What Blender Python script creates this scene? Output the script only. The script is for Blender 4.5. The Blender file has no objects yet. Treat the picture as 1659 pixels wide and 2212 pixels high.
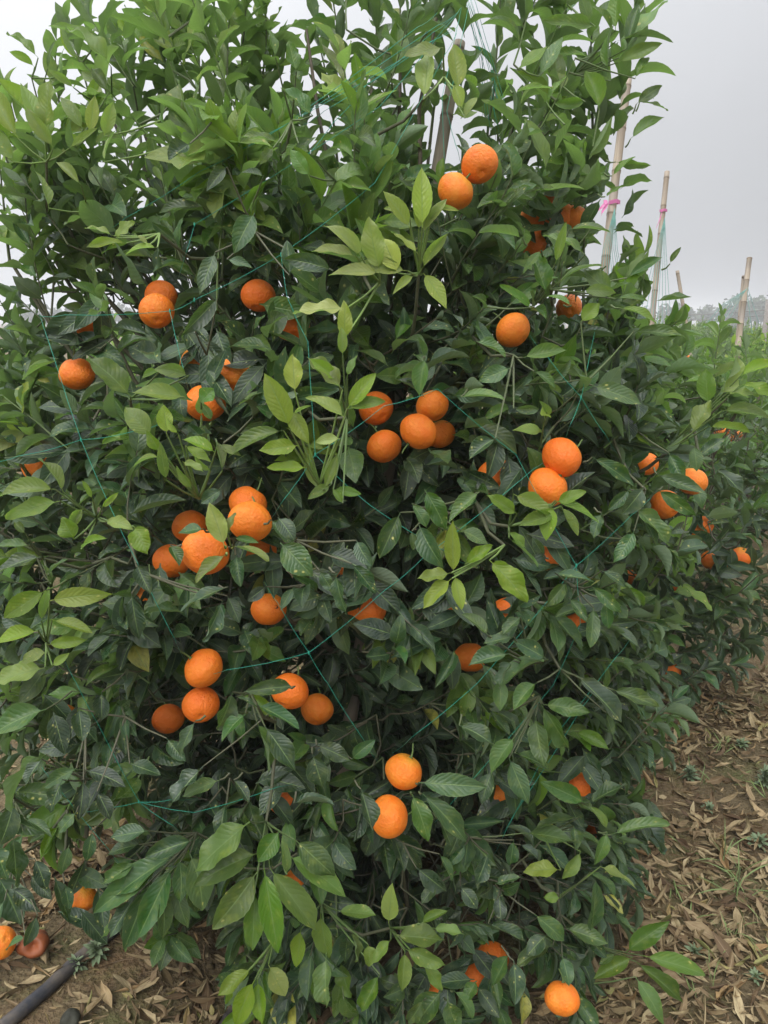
import bpy, math, random
import numpy as np
R = math.radians
rng = np.random.default_rng(11)
random.seed(5)
sc = bpy.context.scene
col = sc.collection

# ------------------------------------------------------------------ camera, sky, sun, exposure
PITCH, CAMZ, FPX = R(14.0), 1.55, 1661.0          # 1659 x 2212 sketch pixels are used for all photo coordinates
cam_d = bpy.data.cameras.new("camera")
cam_d.sensor_fit = 'VERTICAL'; cam_d.sensor_height = 36.0
cam_d.lens = FPX / 2212.0 * 36.0
cam_d.clip_start = 0.02; cam_d.clip_end = 3000
cam = bpy.data.objects.new("camera", cam_d); col.objects.link(cam)
cam.location = (0, 0, CAMZ); cam.rotation_euler = (R(90) - PITCH, 0, 0)
sc.camera = cam

SUN_EL, SUN_AZ = R(58), R(-55)                     # veiled sun, high on the left, ahead of the camera
world = bpy.data.worlds.new("World"); sc.world = world; world.use_nodes = True
nt = world.node_tree; nt.nodes.clear()
N = nt.nodes.new; LK = nt.links.new
wo = N('ShaderNodeOutputWorld'); bg = N('ShaderNodeBackground'); LK(bg.outputs[0], wo.inputs[0])
sky = N('ShaderNodeTexSky'); sky.sky_type = 'NISHITA'; sky.sun_disc = False
sky.sun_elevation = SUN_EL; sky.sun_rotation = SUN_AZ; sky.dust_density = 4.0; sky.air_density = 1.0
hs = N('ShaderNodeHueSaturation'); hs.inputs['Saturation'].default_value = 0.10; LK(sky.outputs[0], hs.inputs['Color'])
tc = N('ShaderNodeTexCoord'); sep = N('ShaderNodeSeparateXYZ'); LK(tc.outputs['Generated'], sep.inputs[0])
pw = N('ShaderNodeMath'); pw.operation = 'POWER'; pw.use_clamp = True; LK(sep.outputs['Z'], pw.inputs[0]); pw.inputs[1].default_value = 2.4
mr = N('ShaderNodeMapRange'); mr.inputs[1].default_value = 0.0; mr.inputs[2].default_value = 1.0
mr.inputs[3].default_value = 4.75; mr.inputs[4].default_value = 25.0; LK(pw.outputs[0], mr.inputs[0])
sd = N('ShaderNodeMapRange'); sd.inputs[1].default_value = -0.5; sd.inputs[2].default_value = 0.5   # veil is thinner to the left
sd.inputs[3].default_value = 1.36; sd.inputs[4].default_value = 0.86; LK(sep.outputs['X'], sd.inputs[0])
mu = N('ShaderNodeMath'); mu.operation = 'MULTIPLY'; LK(mr.outputs[0], mu.inputs[0]); LK(sd.outputs[0], mu.inputs[1])
nz = N('ShaderNodeTexNoise'); nz.inputs['Scale'].default_value = 2.2; nz.inputs['Detail'].default_value = 4; LK(tc.outputs['Generated'], nz.inputs['Vector'])
nm = N('ShaderNodeMapRange'); nm.inputs[3].default_value = 0.86; nm.inputs[4].default_value = 1.12; LK(nz.outputs[0], nm.inputs[0])
mu2 = N('ShaderNodeMath'); mu2.operation = 'MULTIPLY'; LK(mu.outputs[0], mu2.inputs[0]); LK(nm.outputs[0], mu2.inputs[1])
cl = N('ShaderNodeMix'); cl.data_type = 'RGBA'; cl.blend_type = 'MULTIPLY'; cl.inputs[0].default_value = 1.0
cl.inputs[6].default_value = (0.965, 0.985, 1.03, 1); LK(mu2.outputs[0], cl.inputs[7])
mx = N('ShaderNodeMix'); mx.data_type = 'RGBA'; mx.inputs[0].default_value = 0.88
LK(hs.outputs[0], mx.inputs[6]); LK(cl.outputs[2], mx.inputs[7]); LK(mx.outputs[2], bg.inputs[0])
bg.inputs[1].default_value = 0.105
sun_d = bpy.data.lights.new("sun", 'SUN'); sun_d.energy = 1.5; sun_d.angle = R(45); sun_d.color = (1, 0.97, 0.92)
sun = bpy.data.objects.new("sun", sun_d); col.objects.link(sun)
sun.rotation_euler = (R(43), 0, R(-24))            # soft, from above and behind the camera's left shoulder
sc.view_settings.view_transform = 'Standard'; sc.view_settings.look = 'None'
sc.view_settings.exposure = 0.39; sc.view_settings.gamma = 1.0
sc.cycles.max_bounces = 8; sc.cycles.transparent_max_bounces = 8

# ------------------------------------------------------------------ helpers
CP, SP = math.cos(PITCH), math.sin(PITCH)
def P(sx, sy, D):
    a = (sx - 829.5) / FPX * D; b = (1106 - sy) / FPX * D
    return np.array([a, D * CP + b * SP, CAMZ - D * SP + b * CP])
def proj(p):
    p = np.asarray(p, float); q = p - np.array([0, 0, CAMZ])
    D = q[..., 1] * CP - q[..., 2] * SP
    b = q[..., 1] * SP + q[..., 2] * CP
    return 829.5 + FPX * q[..., 0] / D, 1106 - FPX * b / D, D
def ground_at(sx, sy, z=0.0):
    a, b = P(sx, sy, 1.0), P(sx, sy, 2.0); d = b - a
    return a + d * ((z - a[2]) / d[2])
def nrm(v):
    v = np.asarray(v, float); return v / (np.linalg.norm(v, axis=-1, keepdims=True) + 1e-12)
UP = np.array([0, 0, 1.0])

def tag(o, label=None, cat=None, group=None, kind=None):
    if label: o['label'] = label
    if cat: o['category'] = cat
    if group: o['group'] = group
    if kind: o['kind'] = kind
    return o
def empty(name, loc=(0, 0, 0)):
    o = bpy.data.objects.new(name, None); col.objects.link(o); o.location = loc
    o.empty_display_size = 0.1
    return o
def link(name, me, mat, parent=None):
    o = bpy.data.objects.new(name, me); col.objects.link(o)
    if mat and not me.materials: me.materials.append(mat)
    if parent: o.parent = parent
    return o

def mesh(name, V, F, uv=None, attrs=None, smooth=True):
    """V (n,3); F (m,4) quads (or list of arrays); uv per vertex."""
    me = bpy.data.meshes.new(name)
    V = np.asarray(V, np.float32); F = np.asarray(F, np.int32)
    k = F.shape[1]
    me.vertices.add(len(V)); me.vertices.foreach_set('co', V.ravel())
    me.loops.add(F.size); me.loops.foreach_set('vertex_index', F.ravel())
    me.polygons.add(len(F)); me.polygons.foreach_set('loop_start', np.arange(0, F.size, k, dtype=np.int32))
    try: me.polygons.foreach_set('loop_total', np.full(len(F), k, np.int32))
    except Exception: pass
    if uv is not None:
        l = me.uv_layers.new(name='UVMap'); l.data.foreach_set('uv', np.asarray(uv, np.float32)[F.ravel()].ravel())
    for a, vals in (attrs or {}).items():
        at = me.attributes.new(a, 'FLOAT', 'POINT'); at.data.foreach_set('value', np.asarray(vals, np.float32))
    if smooth: me.polygons.foreach_set('use_smooth', np.ones(len(F), bool))
    me.update(calc_edges=True); me.validate()
    return me

class Tubes:
    def __init__(s): s.V, s.F, s.A, s.n = [], [], [], 0
    def add(s, pts, rad, sides=6, age=0.0, cap=False):
        pts = np.asarray(pts, float); m = len(pts)
        rad = np.broadcast_to(np.asarray(rad, float), (m,))
        t = nrm(np.gradient(pts, axis=0))
        ref = np.array([0.31, 0.2, 0.93]) if abs(t[0][2]) < 0.9 else np.array([1.0, 0.1, 0])
        u = nrm(np.cross(t, ref)); v = np.cross(t, u)
        an = np.arange(sides) * 2 * math.pi / sides
        ring = pts[:, None] + rad[:, None, None] * (np.cos(an)[None, :, None] * u[:, None] + np.sin(an)[None, :, None] * v[:, None])
        V = ring.reshape(-1, 3)
        i = np.arange(m - 1)[:, None] * sides; j = np.arange(sides)[None]; j2 = (j + 1) % sides
        F = np.stack([i + j, i + j2, i + sides + j2, i + sides + j], -1).reshape(-1, 4)
        s.V.append(V); s.F.append(F + s.n); s.A.append(np.full(len(V), age)); s.n += len(V)
        if cap:
            for base in (0, (m - 1) * sides):
                c = V[base:base + sides].mean(0); s.V.append(c[None]); s.A.append(np.array([age]))
                ci = s.n; s.n += 1
                st = ci - len(V) + base if base == 0 else ci - len(V) - 1 + base
                q = [(st + k, st + (k + 1) % sides, ci, ci) for k in range(0, sides)]
                s.F.append(np.array(q))
    def build(s, name, mat, parent=None):
        V = np.concatenate(s.V); F = np.concatenate(s.F)
        tri = F[:, 2] == F[:, 3]
        me = bpy.data.meshes.new(name)
        faces = [tuple(f) for f in F[~tri].tolist()] + [tuple(f[:3]) for f in F[tri].tolist()]
        me.from_pydata(V.tolist(), [], faces)
        at = me.attributes.new('age', 'FLOAT', 'POINT'); at.data.foreach_set('value', np.concatenate(s.A).astype(np.float32))
        me.polygons.foreach_set('use_smooth', np.ones(len(me.polygons), bool)); me.update()
        return link(name, me, mat, parent)

# ------------------------------------------------------------------ materials
class NT:
    def __init__(s, name):
        s.m = bpy.data.materials.new(name); s.m.use_nodes = True; s.t = s.m.node_tree; s.t.nodes.clear()
        s.out = s.n('ShaderNodeOutputMaterial')
    def n(s, t, **k):
        x = s.t.nodes.new(t)
        for a, b in k.items(): setattr(x, a, b)
        return x
    def l(s, a, b): s.t.links.new(a, b)
    def val(s, sock, v):
        if hasattr(v, 'is_output') or hasattr(v, 'links'): s.l(v, sock)
        else: sock.default_value = v
    def math(s, op, a, b=0.0, c=0.0, clamp=False):
        x = s.n('ShaderNodeMath', operation=op, use_clamp=clamp)
        for i, v in enumerate((a, b, c)): s.val(x.inputs[i], v)
        return x.outputs[0]
    def mix(s, f, a, b, mode='MIX'):
        x = s.n('ShaderNodeMix', data_type='RGBA', blend_type=mode)
        for i, v in ((0, f), (6, a), (7, b)):
            s.val(x.inputs[i], (*v, 1) if isinstance(v, tuple) and len(v) == 3 else v)
        return x.outputs[2]
    def ramp(s, f, stops):
        x = s.n('ShaderNodeValToRGB'); e = x.color_ramp.elements
        while len(e) < len(stops): e.new(0.5)
        for i, (p, c) in enumerate(stops): e[i].position = p; e[i].color = (*c, 1) if len(c) == 3 else c
        s.l(f, x.inputs[0]); return x.outputs[0]
    def rng(s, f, a, b, c, d):
        x = s.n('ShaderNodeMapRange'); s.l(f, x.inputs[0])
        for i, v in enumerate((a, b, c, d)): x.inputs[i + 1].default_value = v
        return x.outputs[0]
    def noise(s, vec, scale, detail=3, rough=0.55, w=None):
        x = s.n('ShaderNodeTexNoise')
        if w is not None: x.noise_dimensions = '4D'; s.val(x.inputs['W'], w)
        if vec is not None: s.l(vec, x.inputs['Vector'])
        x.inputs['Scale'].default_value = scale; x.inputs['Detail'].default_value = detail; x.inputs['Roughness'].default_value = rough
        return x.outputs[0]
    def attr(s, name): return s.n('ShaderNodeAttribute', attribute_name=name).outputs['Fac']
    def obj(s): return s.n('ShaderNodeTexCoord').outputs['Object']
    def bump(s, h, strength, dist):
        x = s.n('ShaderNodeBump'); x.inputs['Strength'].default_value = strength; x.inputs['Distance'].default_value = dist
        s.l(h, x.inputs['Height']); return x.outputs[0]
    def bsdf(s, colr, rough=0.5, normal=None, spec=0.5, **k):
        x = s.n('ShaderNodeBsdfPrincipled'); s.val(x.inputs['Base Color'], (*colr, 1) if isinstance(colr, tuple) and len(colr) == 3 else colr)
        s.val(x.inputs['Roughness'], rough); x.inputs['Specular IOR Level'].default_value = spec
        if normal is not None: s.l(normal, x.inputs['Normal'])
        for a, b in k.items(): s.val(x.inputs[a], b)
        return x
    def fin(s, sh): s.l(sh, s.out.inputs[0]); return s.m

def leaf_material():
    m = NT('leaf')
    age, rnd = m.attr('age'), m.attr('rnd')
    uv = m.n('ShaderNodeTexCoord').outputs['UV']; sp = m.n('ShaderNodeSeparateXYZ'); m.l(uv, sp.inputs[0])
    u = m.math('ABSOLUTE', m.math('SUBTRACT', sp.outputs[0], 0.5)); v = sp.outputs[1]     # 0 at midrib, .5 at the edge
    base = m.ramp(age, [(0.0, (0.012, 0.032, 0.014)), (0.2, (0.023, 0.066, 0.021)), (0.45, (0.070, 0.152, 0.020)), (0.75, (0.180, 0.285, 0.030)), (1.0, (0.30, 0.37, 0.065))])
    vv = m.rng(rnd, 0, 1, 0.6, 1.35)
    hsv = m.n('ShaderNodeHueSaturation'); m.l(base, hsv.inputs['Color']); m.l(vv, hsv.inputs['Value'])
    m.l(m.rng(m.math('FRACT', m.math('MULTIPLY', rnd, 7.31)), 0, 1, 0.485, 0.515), hsv.inputs['Hue'])
    m.l(m.rng(m.math('FRACT', m.math('MULTIPLY', rnd, 3.7)), 0, 1, 0.8, 1.08), hsv.inputs['Saturation'])
    c = hsv.outputs[0]
    w = m.math('MULTIPLY', rnd, 91.0)
    mp = m.n('ShaderNodeMapping'); m.l(uv, mp.inputs[0]); mp.inputs['Scale'].default_value = (0.45, 1.0, 1.0)
    # mottling: broad blotches of paler green, and on some leaves round yellow scars
    blot = m.noise(mp.outputs[0], 6.0, 3, 0.6, w)
    c = m.mix(m.math('MULTIPLY', m.rng(blot, 0.5, 0.75, 0, 1), m.rng(age, 0.05, 0.8, 0.14, 0.55)), c, (0.30, 0.36, 0.05))
    vo = m.n('ShaderNodeTexVoronoi'); vo.voronoi_dimensions = '4D'; m.l(mp.outputs[0], vo.inputs['Vector']); m.l(w, vo.inputs['W']); vo.inputs['Scale'].default_value = 8.0
    keep = m.math('GREATER_THAN', m.math('FRACT', m.math('MULTIPLY', rnd, 13.7)), 0.45)
    spot = m.math('MULTIPLY', m.math('MULTIPLY', m.rng(vo.outputs['Distance'], 0.12, 0.30, 1, 0), keep), m.rng(blot, 0.42, 0.58, 0.0, 0.95))
    c = m.mix(spot, c, (0.50, 0.48, 0.14))
    scar = m.math('MULTIPLY', m.rng(vo.outputs['Distance'], 0.03, 0.08, 0.8, 0), m.math('MULTIPLY', keep, m.rng(blot, 0.56, 0.66, 0, 1)))
    c = m.mix(scar, c, (0.16, 0.09, 0.04))
    c = m.mix(m.math('MULTIPLY', m.math('GREATER_THAN', m.math('FRACT', m.math('MULTIPLY', rnd, 29.3)), 0.993), m.rng(blot, 0.3, 0.6, 0.25, 0.8)), c, (0.40, 0.38, 0.06))
    # a thin film of dust, unevenly laid
    dust = m.noise(mp.outputs[0], 3.0, 4, 0.65, m.math('ADD', w, 7.0))
    dustf = m.math('MULTIPLY', m.rng(dust, 0.4, 0.75, 0.0, 0.20), m.rng(age, 0.0, 0.6, 1.0, 0.25))
    c = m.mix(dustf, c, (0.26, 0.31, 0.25))
    # midrib, side veins, pale margin
    rib = m.rng(u, 0.012, 0.035, 1, 0)
    ph = m.math('ADD', m.math('SUBTRACT', m.math('MULTIPLY', v, 10.0), m.math('MULTIPLY', u, 4.6)), m.math('MULTIPLY', m.noise(mp.outputs[0], 5, 2, 0.5, w), 1.5))
    tri = m.math('ABSOLUTE', m.math('SUBTRACT', m.math('FRACT', ph), 0.5))                 # 0 .. .5
    vein = m.rng(tri, 0.0, 0.09, 1, 0)
    c = m.mix(m.math('MULTIPLY', rib, 0.55), c, (0.20, 0.30, 0.10))
    c = m.mix(m.math('MULTIPLY', vein, 0.07), c, (0.20, 0.30, 0.10))
    c = m.mix(m.math('MULTIPLY', m.rng(u, 0.465, 0.5, 0, 1), 0.28), c, (0.24, 0.33, 0.13))
    geo = m.n('ShaderNodeNewGeometry')
    under = m.mix(0.62, c, (0.16, 0.215, 0.135))
    cc = m.mix(geo.outputs['Backfacing'], c, under)
    h = m.math('ADD', m.math('MULTIPLY', m.math('SINE', m.math('MULTIPLY', tri, 3.14159)), 0.6), m.math('MULTIPLY', rib, -0.9))
    h = m.math('ADD', h, m.math('MULTIPLY', m.noise(mp.outputs[0], 7, 3, 0.6, w), 1.4))
    bn = m.bump(h, 0.36, 0.0022)
    rough = m.math('ADD', m.math('ADD', m.rng(dust, 0.3, 0.8, 0.20, 0.44), m.math('MULTIPLY', m.math('FRACT', m.math('MULTIPLY', rnd, 23.3)), 0.16)), m.math('MULTIPLY', geo.outputs['Backfacing'], 0.22))
    pb = m.bsdf(cc, rough, bn, 0.44)
    tr = m.n('ShaderNodeBsdfTranslucent'); m.l(m.mix(0.5, cc, (0.27, 0.52, 0.05), 'MIX'), tr.inputs[0])
    mxs = m.n('ShaderNodeMixShader'); m.l(m.rng(age, 0, 0.6, 0.04, 0.46), mxs.inputs[0]); m.l(pb.outputs[0], mxs.inputs[1]); m.l(tr.outputs[0], mxs.inputs[2])
    return m.fin(mxs.outputs[0])

def bark_material():
    m = NT('bark'); age = m.attr('age'); o = m.obj()
    n = m.noise(o, 60, 4, 0.6)
    c = m.ramp(age, [(0, (0.105, 0.080, 0.058)), (0.3, (0.085, 0.095, 0.05)), (0.7, (0.11, 0.19, 0.05)), (1, (0.19, 0.30, 0.07))])
    c = m.mix(m.rng(n, 0.4, 0.7, 0, 0.5), c, (0.16, 0.15, 0.12))
    return m.fin(m.bsdf(c, 0.65, m.bump(n, 0.5, 0.003), 0.3).outputs[0])

def orange_material():
    m = NT('orange_peel'); o = m.obj(); rn = m.n('ShaderNodeObjectInfo').outputs['Random']
    n = m.noise(o, 1.6, 3, 0.5, m.math('MULTIPLY', rn, 50))
    c = m.mix(m.rng(n, 0.35, 0.7, 0, 1), (0.88, 0.20, 0.014), (0.93, 0.30, 0.032))
    c = m.mix(m.rng(rn, 0.1, 0.9, 0, 0.75), c, (0.84, 0.155, 0.014))
    sep_ = m.n('ShaderNodeSeparateXYZ'); m.l(o, sep_.inputs[0]); c = m.mix(m.math('MULTIPLY', m.rng(m.math('ADD', sep_.outputs[2], m.math('MULTIPLY', n, .5)), .75, 1.25, 0, .55), m.math('GREATER_THAN', m.math('FRACT', m.math('MULTIPLY', rn, 9.7)), .45)), c, (0.62, 0.42, 0.04))
    vo = m.n('ShaderNodeTexVoronoi'); m.l(o, vo.inputs['Vector']); vo.inputs['Scale'].default_value = 24.0
    pore = m.rng(vo.outputs['Distance'], 0.0, 0.35, 0, 1)
    big = m.noise(o, 7.0, 3, 0.6, m.math('MULTIPLY', rn, 31))
    c = m.mix(m.math('MULTIPLY', m.rng(pore, 0, 0.4, 1, 0), 0.18), c, (0.62, 0.10, 0.008))
    blem = m.noise(o, 3.4, 5, 0.75, m.math('MULTIPLY', rn, 17))
    c = m.mix(m.rng(blem, 0.66, 0.74, 0, 0.55), c, (0.50, 0.17, 0.05))
    sp = m.n('ShaderNodeSeparateXYZ'); m.l(o, sp.inputs[0])
    h = m.math('ADD', m.math('MULTIPLY', pore, 0.55), m.math('MULTIPLY', big, 0.6))
    nb = m.bump(h, 0.36, 0.03)
    b = m.bsdf(c, m.rng(big, 0.3, 0.7, 0.36, 0.5), nb, 0.4)
    b.inputs['Subsurface Weight'].default_value = 0.12; b.inputs['Subsurface Radius'].default_value = (0.006, 0.0025, 0.001); b.inputs['Subsurface Scale'].default_value = 1.0
    return m.fin(b.outputs[0])

def bamboo_material():
    m = NT('bamboo'); o = m.obj(); v = m.attr('age')
    mp = m.n('ShaderNodeMapping'); m.l(o, mp.inputs[0]); mp.inputs['Scale'].default_value = (55, 55, 2.2)
    g = m.noise(mp.outputs[0], 1.0, 4, 0.65)
    b = m.noise(o, 5.0, 4, 0.6)
    c = m.mix(m.rng(g, 0.3, 0.7, 0, 1), (0.23, 0.18, 0.13), (0.42, 0.35, 0.26))
    c = m.mix(m.rng(b, 0.42, 0.62, 0, 0.75), c, (0.27, 0.235, 0.205))
    s2 = m.noise(mp.outputs[0], 2.3, 5, 0.75); c = m.mix(m.rng(s2, 0.56, 0.68, 0, 0.7), c, (0.09, 0.07, 0.055))
    c = m.mix(m.math('MULTIPLY', v, 0.75), c, (0.12, 0.085, 0.055))
    return m.fin(m.bsdf(c, 0.62, m.bump(g, 0.4, 0.002), 0.35).outputs[0])

def plain(name, c, rough=0.6, spec=0.4, var=0.25, scale=40.0, bump=0.0):
    m = NT(name); o = m.obj(); n = m.noise(o, scale, 4, 0.6)
    cc = m.mix(m.rng(n, 0.3, 0.7, 0, 1), tuple(x * (1 - var) for x in c), tuple(min(1, x * (1 + var)) for x in c))
    nb = m.bump(n, bump, 0.004) if bump else None
    return m.fin(m.bsdf(cc, rough, nb, spec).outputs[0])

def dry_material():
    m = NT('dry_leaf'); rnd = m.attr('rnd')
    uv = m.n('ShaderNodeTexCoord').outputs['UV']; sp = m.n('ShaderNodeSeparateXYZ'); m.l(uv, sp.inputs[0])
    c = m.ramp(rnd, [(0, (0.085, 0.054, 0.030)), (0.25, (0.18, 0.127, 0.068)), (0.55, (0.31, 0.24, 0.13)), (0.84, (0.43, 0.35, 0.20)), (0.93, (0.30, 0.19, 0.085)), (1, (0.26, 0.28, 0.10))])
    n = m.noise(uv, 5, 4, 0.7, m.math('MULTIPLY', rnd, 80))
    c = m.mix(m.rng(n, 0.42, 0.72, 0, 0.7), c, (0.13, 0.075, 0.04))
    u = m.math('ABSOLUTE', m.math('SUBTRACT', sp.outputs[0], 0.5))
    c = m.mix(m.math('MULTIPLY', m.rng(u, 0.01, 0.04, 1, 0), 0.4), c, (0.42, 0.32, 0.2))
    return m.fin(m.bsdf(c, 0.7, m.bump(n, 0.5, 0.002), 0.25).outputs[0])

def soil_material():
    m = NT('soil'); geo = m.n('ShaderNodeNewGeometry').outputs['Position']
    a = m.noise(geo, 2.3, 5, 0.6); b = m.noise(geo, 14, 6, 0.7); d = m.noise(geo, 90, 4, 0.7)
    c = m.mix(m.rng(b, 0.35, 0.68, 0, 1), (0.078, 0.058, 0.032), (0.205, 0.158, 0.088))
    c = m.mix(m.rng(a, 0.52, 0.68, 0, 0.55), c, (0.21, 0.115, 0.06))             # patches of red clay
    ms = m.noise(geo, 2.6, 6, 0.75)
    c = m.mix(m.rng(ms, 0.50, 0.62, 0, 0.7), c, (0.125, 0.135, 0.05))            # moss
    c = m.mix(m.rng(d, 0.45, 0.75, 0, 0.55), c, (0.235, 0.18, 0.11))
    vo = m.n('ShaderNodeTexVoronoi'); m.l(geo, vo.inputs['Vector']); vo.inputs['Scale'].default_value = 75
    h = m.math('ADD', m.math('MULTIPLY', b, 2.5), m.math('ADD', d, m.math('MULTIPLY', vo.outputs['Distance'], 0.8)))
    return m.fin(m.bsdf(c, 0.9, m.bump(h, 0.9, 0.012), 0.15).outputs[0])

M_LEAF, M_BARK, M_ORANGE, M_BAMBOO, M_DRY, M_SOIL = leaf_material(), bark_material(), orange_material(), bamboo_material(), dry_material(), soil_material()
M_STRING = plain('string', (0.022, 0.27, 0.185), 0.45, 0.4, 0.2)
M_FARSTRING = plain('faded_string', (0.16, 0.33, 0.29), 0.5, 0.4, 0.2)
M_RIBBON = plain('ribbon', (0.55, 0.15, 0.33), 0.5, 0.5, 0.15)
def hose_material():
    m = NT('hose'); o = m.obj(); a = m.noise(o, 9, 5, 0.7); b = m.noise(o, 60, 3, 0.6)
    c = m.mix(m.rng(a, 0.42, 0.66, 0, 0.75), (0.032, 0.034, 0.042), (0.16, 0.13, 0.10))
    return m.fin(m.bsdf(c, m.rng(a, 0.4, 0.65, 0.4, 0.8), m.bump(b, 0.3, 0.002), 0.4).outputs[0])
M_HOSE = hose_material()
M_CALYX = plain('calyx', (0.11, 0.17, 0.05), 0.6, 0.3)
M_ROT = plain('rotten_peel', (0.21, 0.060, 0.020), 0.55, 0.4, 0.5, 14, 0.4)
M_ROTDARK = plain('rotten_black', (0.035, 0.036, 0.026), 0.7, 0.3, 0.5, 30, 0.6)
M_CONC = plain('concrete', (0.24, 0.22, 0.20), 0.8, 0.2)
M_WEED = plain('weed_leaf', (0.15, 0.20, 0.11), 0.6, 0.3, 0.3, 30)
M_GRASS = plain('grass_blade', (0.16, 0.22, 0.075), 0.6, 0.3, 0.4, 3)
M_STRAW = plain('straw', (0.29, 0.225, 0.13), 0.7, 0.2, 0.35, 2)
M_FARWOOD = plain('far_leaf', (0.06, 0.085, 0.045), 0.7, 0.2, 0.3, 0.2)

# ------------------------------------------------------------------ leaf geometry
class Leaves:
    """Collects leaves (base, direction, upper normal, size, curl) and grows them into one mesh."""
    def __init__(s): s.r = []
    def add(s, b, d, n, L, W, fold=0.5, bend=0.5, wave=0.06, age=0.1, rnd=None, side=0.0):
        s.r.append((*b, *d, *n, L, W, fold, bend, wave, age, random.random() if rnd is None else rnd, side))
    def arr(s): return np.array(s.r, float).reshape(-1, 17)
def leaf_profile(t):
    pet = 0.09
    x = np.clip((t - pet) / (1 - pet), 0, 1)
    w = (x ** 0.74) * ((1 - x) ** 1.0); w = w / (0.4253 ** 0.74 * 0.5747)
    w = w ** 1.02
    return np.maximum(w, np.where(t <= pet + 1e-6, 0.045, 0.012))
def grow(A, rows=9, cols=5, serr=0.0, roll=0.0):
    n = len(A)
    B, d, nn = A[:, 0:3], nrm(A[:, 3:6]), A[:, 6:9]
    nn = nrm(nn - (nn * d).sum(1, keepdims=True) * d); sd = np.cross(d, nn)
    L, W, fold, bend, wave, age, rnd, side = (A[:, i] for i in range(9, 17))
    t = np.linspace(0, 1, rows); t = np.where(t > 0, t, 0); t[1] = max(0.09, t[1] * 0.9)
    s = np.linspace(-1, 1, cols)
    k = np.where(np.abs(bend) < 1e-3, 1e-3, bend)[:, None]
    x = np.sin(k * t) / k; z = -(1 - np.cos(k * t)) / k
    sway = (side[:, None] * (t ** 2)[None])
    ctr = B[:, None] + (L[:, None] * x)[..., None] * d[:, None] + (L[:, None] * z)[..., None] * nn[:, None] + (L[:, None] * sway)[..., None] * sd[:, None]
    th = k * t
    nt_ = np.sin(th)[..., None] * d[:, None] + np.cos(th)[..., None] * nn[:, None]
    hw = (W[:, None] * 0.5) * leaf_profile(t)[None]
    if serr > 0:
        hw = hw * (1 + serr * np.where((np.arange(rows) % 2) == 0, 1, -1)[None] * (t > 0.15) * (t < 0.95))
    fo = (fold[:, None] + roll * np.sin(rnd[:, None] * 40 + t * 3))[..., None]
    a = np.abs(s)[None, None]
    ang = fo * (0.65 + 0.7 * a)                                          # the blade curls up more towards its edges
    tw = ((rnd * 17.0) % 1 - .5)[:, None] * 1.5 * t[None]
    sd2 = np.cos(tw)[..., None] * sd[:, None] + np.sin(tw)[..., None] * nt_
    nt_ = np.cos(tw)[..., None] * nt_ - np.sin(tw)[..., None] * sd[:, None]
    cx = hw[..., None] * s[None, None] * np.cos(ang)
    cz = hw[..., None] * a * np.sin(ang)
    ph = rnd[:, None, None] * 55
    wv = (wave * W)[:, None, None] * np.sin(t[None, :, None] * (9 + 6 * np.sin(ph)) + ph + s[None, None] * 1.7) * a ** 1.5 * (leaf_profile(t) > 0.1)[None, :, None]
    V = ctr[:, :, None] + cx[..., None] * sd2[:, :, None] + (cz + wv)[..., None] * nt_[:, :, None]
    i = np.arange(rows - 1)[:, None] * cols; j = np.arange(cols - 1)[None]
    f = np.stack([i + j, i + j + 1, i + cols + j + 1, i + cols + j], -1).reshape(-1, 4)
    F = (np.arange(n)[:, None, None] * rows * cols + f[None]).reshape(-1, 4)
    uv = np.broadcast_to(np.stack(np.meshgrid(t, s * 0.5 + 0.5, indexing='ij')[::-1], -1)[None], (n, rows, cols, 2)).reshape(-1, 2)
    per = rows * cols
    return V.reshape(-1, 3), F, uv, {'age': np.repeat(age, per), 'rnd': np.repeat(rnd, per)}
def leaves_object(name, A, mat, parent, **k):
    V, F, uv, at = grow(A, **k)
    return link(name, mesh(name, V, F, uv, at), mat, parent)

def perp(a):
    r = np.array([random.gauss(0, 1) for _ in range(3)]); return nrm(r - (r @ a) * a)
def rot_about(v, ax, an):
    return v * math.cos(an) + np.cross(ax, v) * math.sin(an) + ax * (ax @ v) * (1 - math.cos(an))

def shoot(LV, base, d0, length, n, L, age, outward, lift=0.25, droop=0.3, tip=True, face=0.6, start=0.18):
    """A twig with n leaves in a spiral; returns its stem as points."""
    m = 6
    pts = [np.array(base, float)]; d = nrm(d0)
    for i in range(m):
        d = nrm(d + lift / m * UP + 0.07 * np.array([random.gauss(0, 1) for _ in range(3)]))
        pts.append(pts[-1] + d * length / m)
    pts = np.array(pts)
    l0 = perp(nrm(d0)); an = random.random() * 6.28
    for i in range(n):
        f = start + (1 - start) * (i + 0.5) / n
        x = f * m; q = min(int(x), m - 1); p = pts[q] + (pts[q + 1] - pts[q]) * (x - q)
        a = nrm(pts[q + 1] - pts[q])
        an += 2.4 + random.gauss(0, 0.25)
        l = nrm(rot_about(l0 - (l0 @ a) * a, a, an))
        beta = (0.95 - 0.5 * f) + random.gauss(0, 0.16)
        if tip and i >= n - 2: beta *= 0.45
        dd = nrm(a * math.cos(beta) + l * math.sin(beta) - UP * droop * (0.5 + random.random()))
        nn = nrm((a * math.sin(beta) - l * math.cos(beta)) * 0.5 + UP * 0.75 + outward * face + 0.25 * np.array([random.gauss(0, 1) for _ in range(3)]))
        size = L * random.uniform(0.72, 1.15) * (0.78 if i >= n - 2 else 1.0)
        LV.add(p, dd, nn, size, size * random.uniform(0.39, 0.53), random.uniform(0.12, 0.75), random.gauss(0.6, 0.5), random.uniform(0.03, 0.14),
               min(1, max(0, age + random.gauss(0, 0.07) + 0.08 * f)), None, random.gauss(0, 0.05))
    return pts

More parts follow.
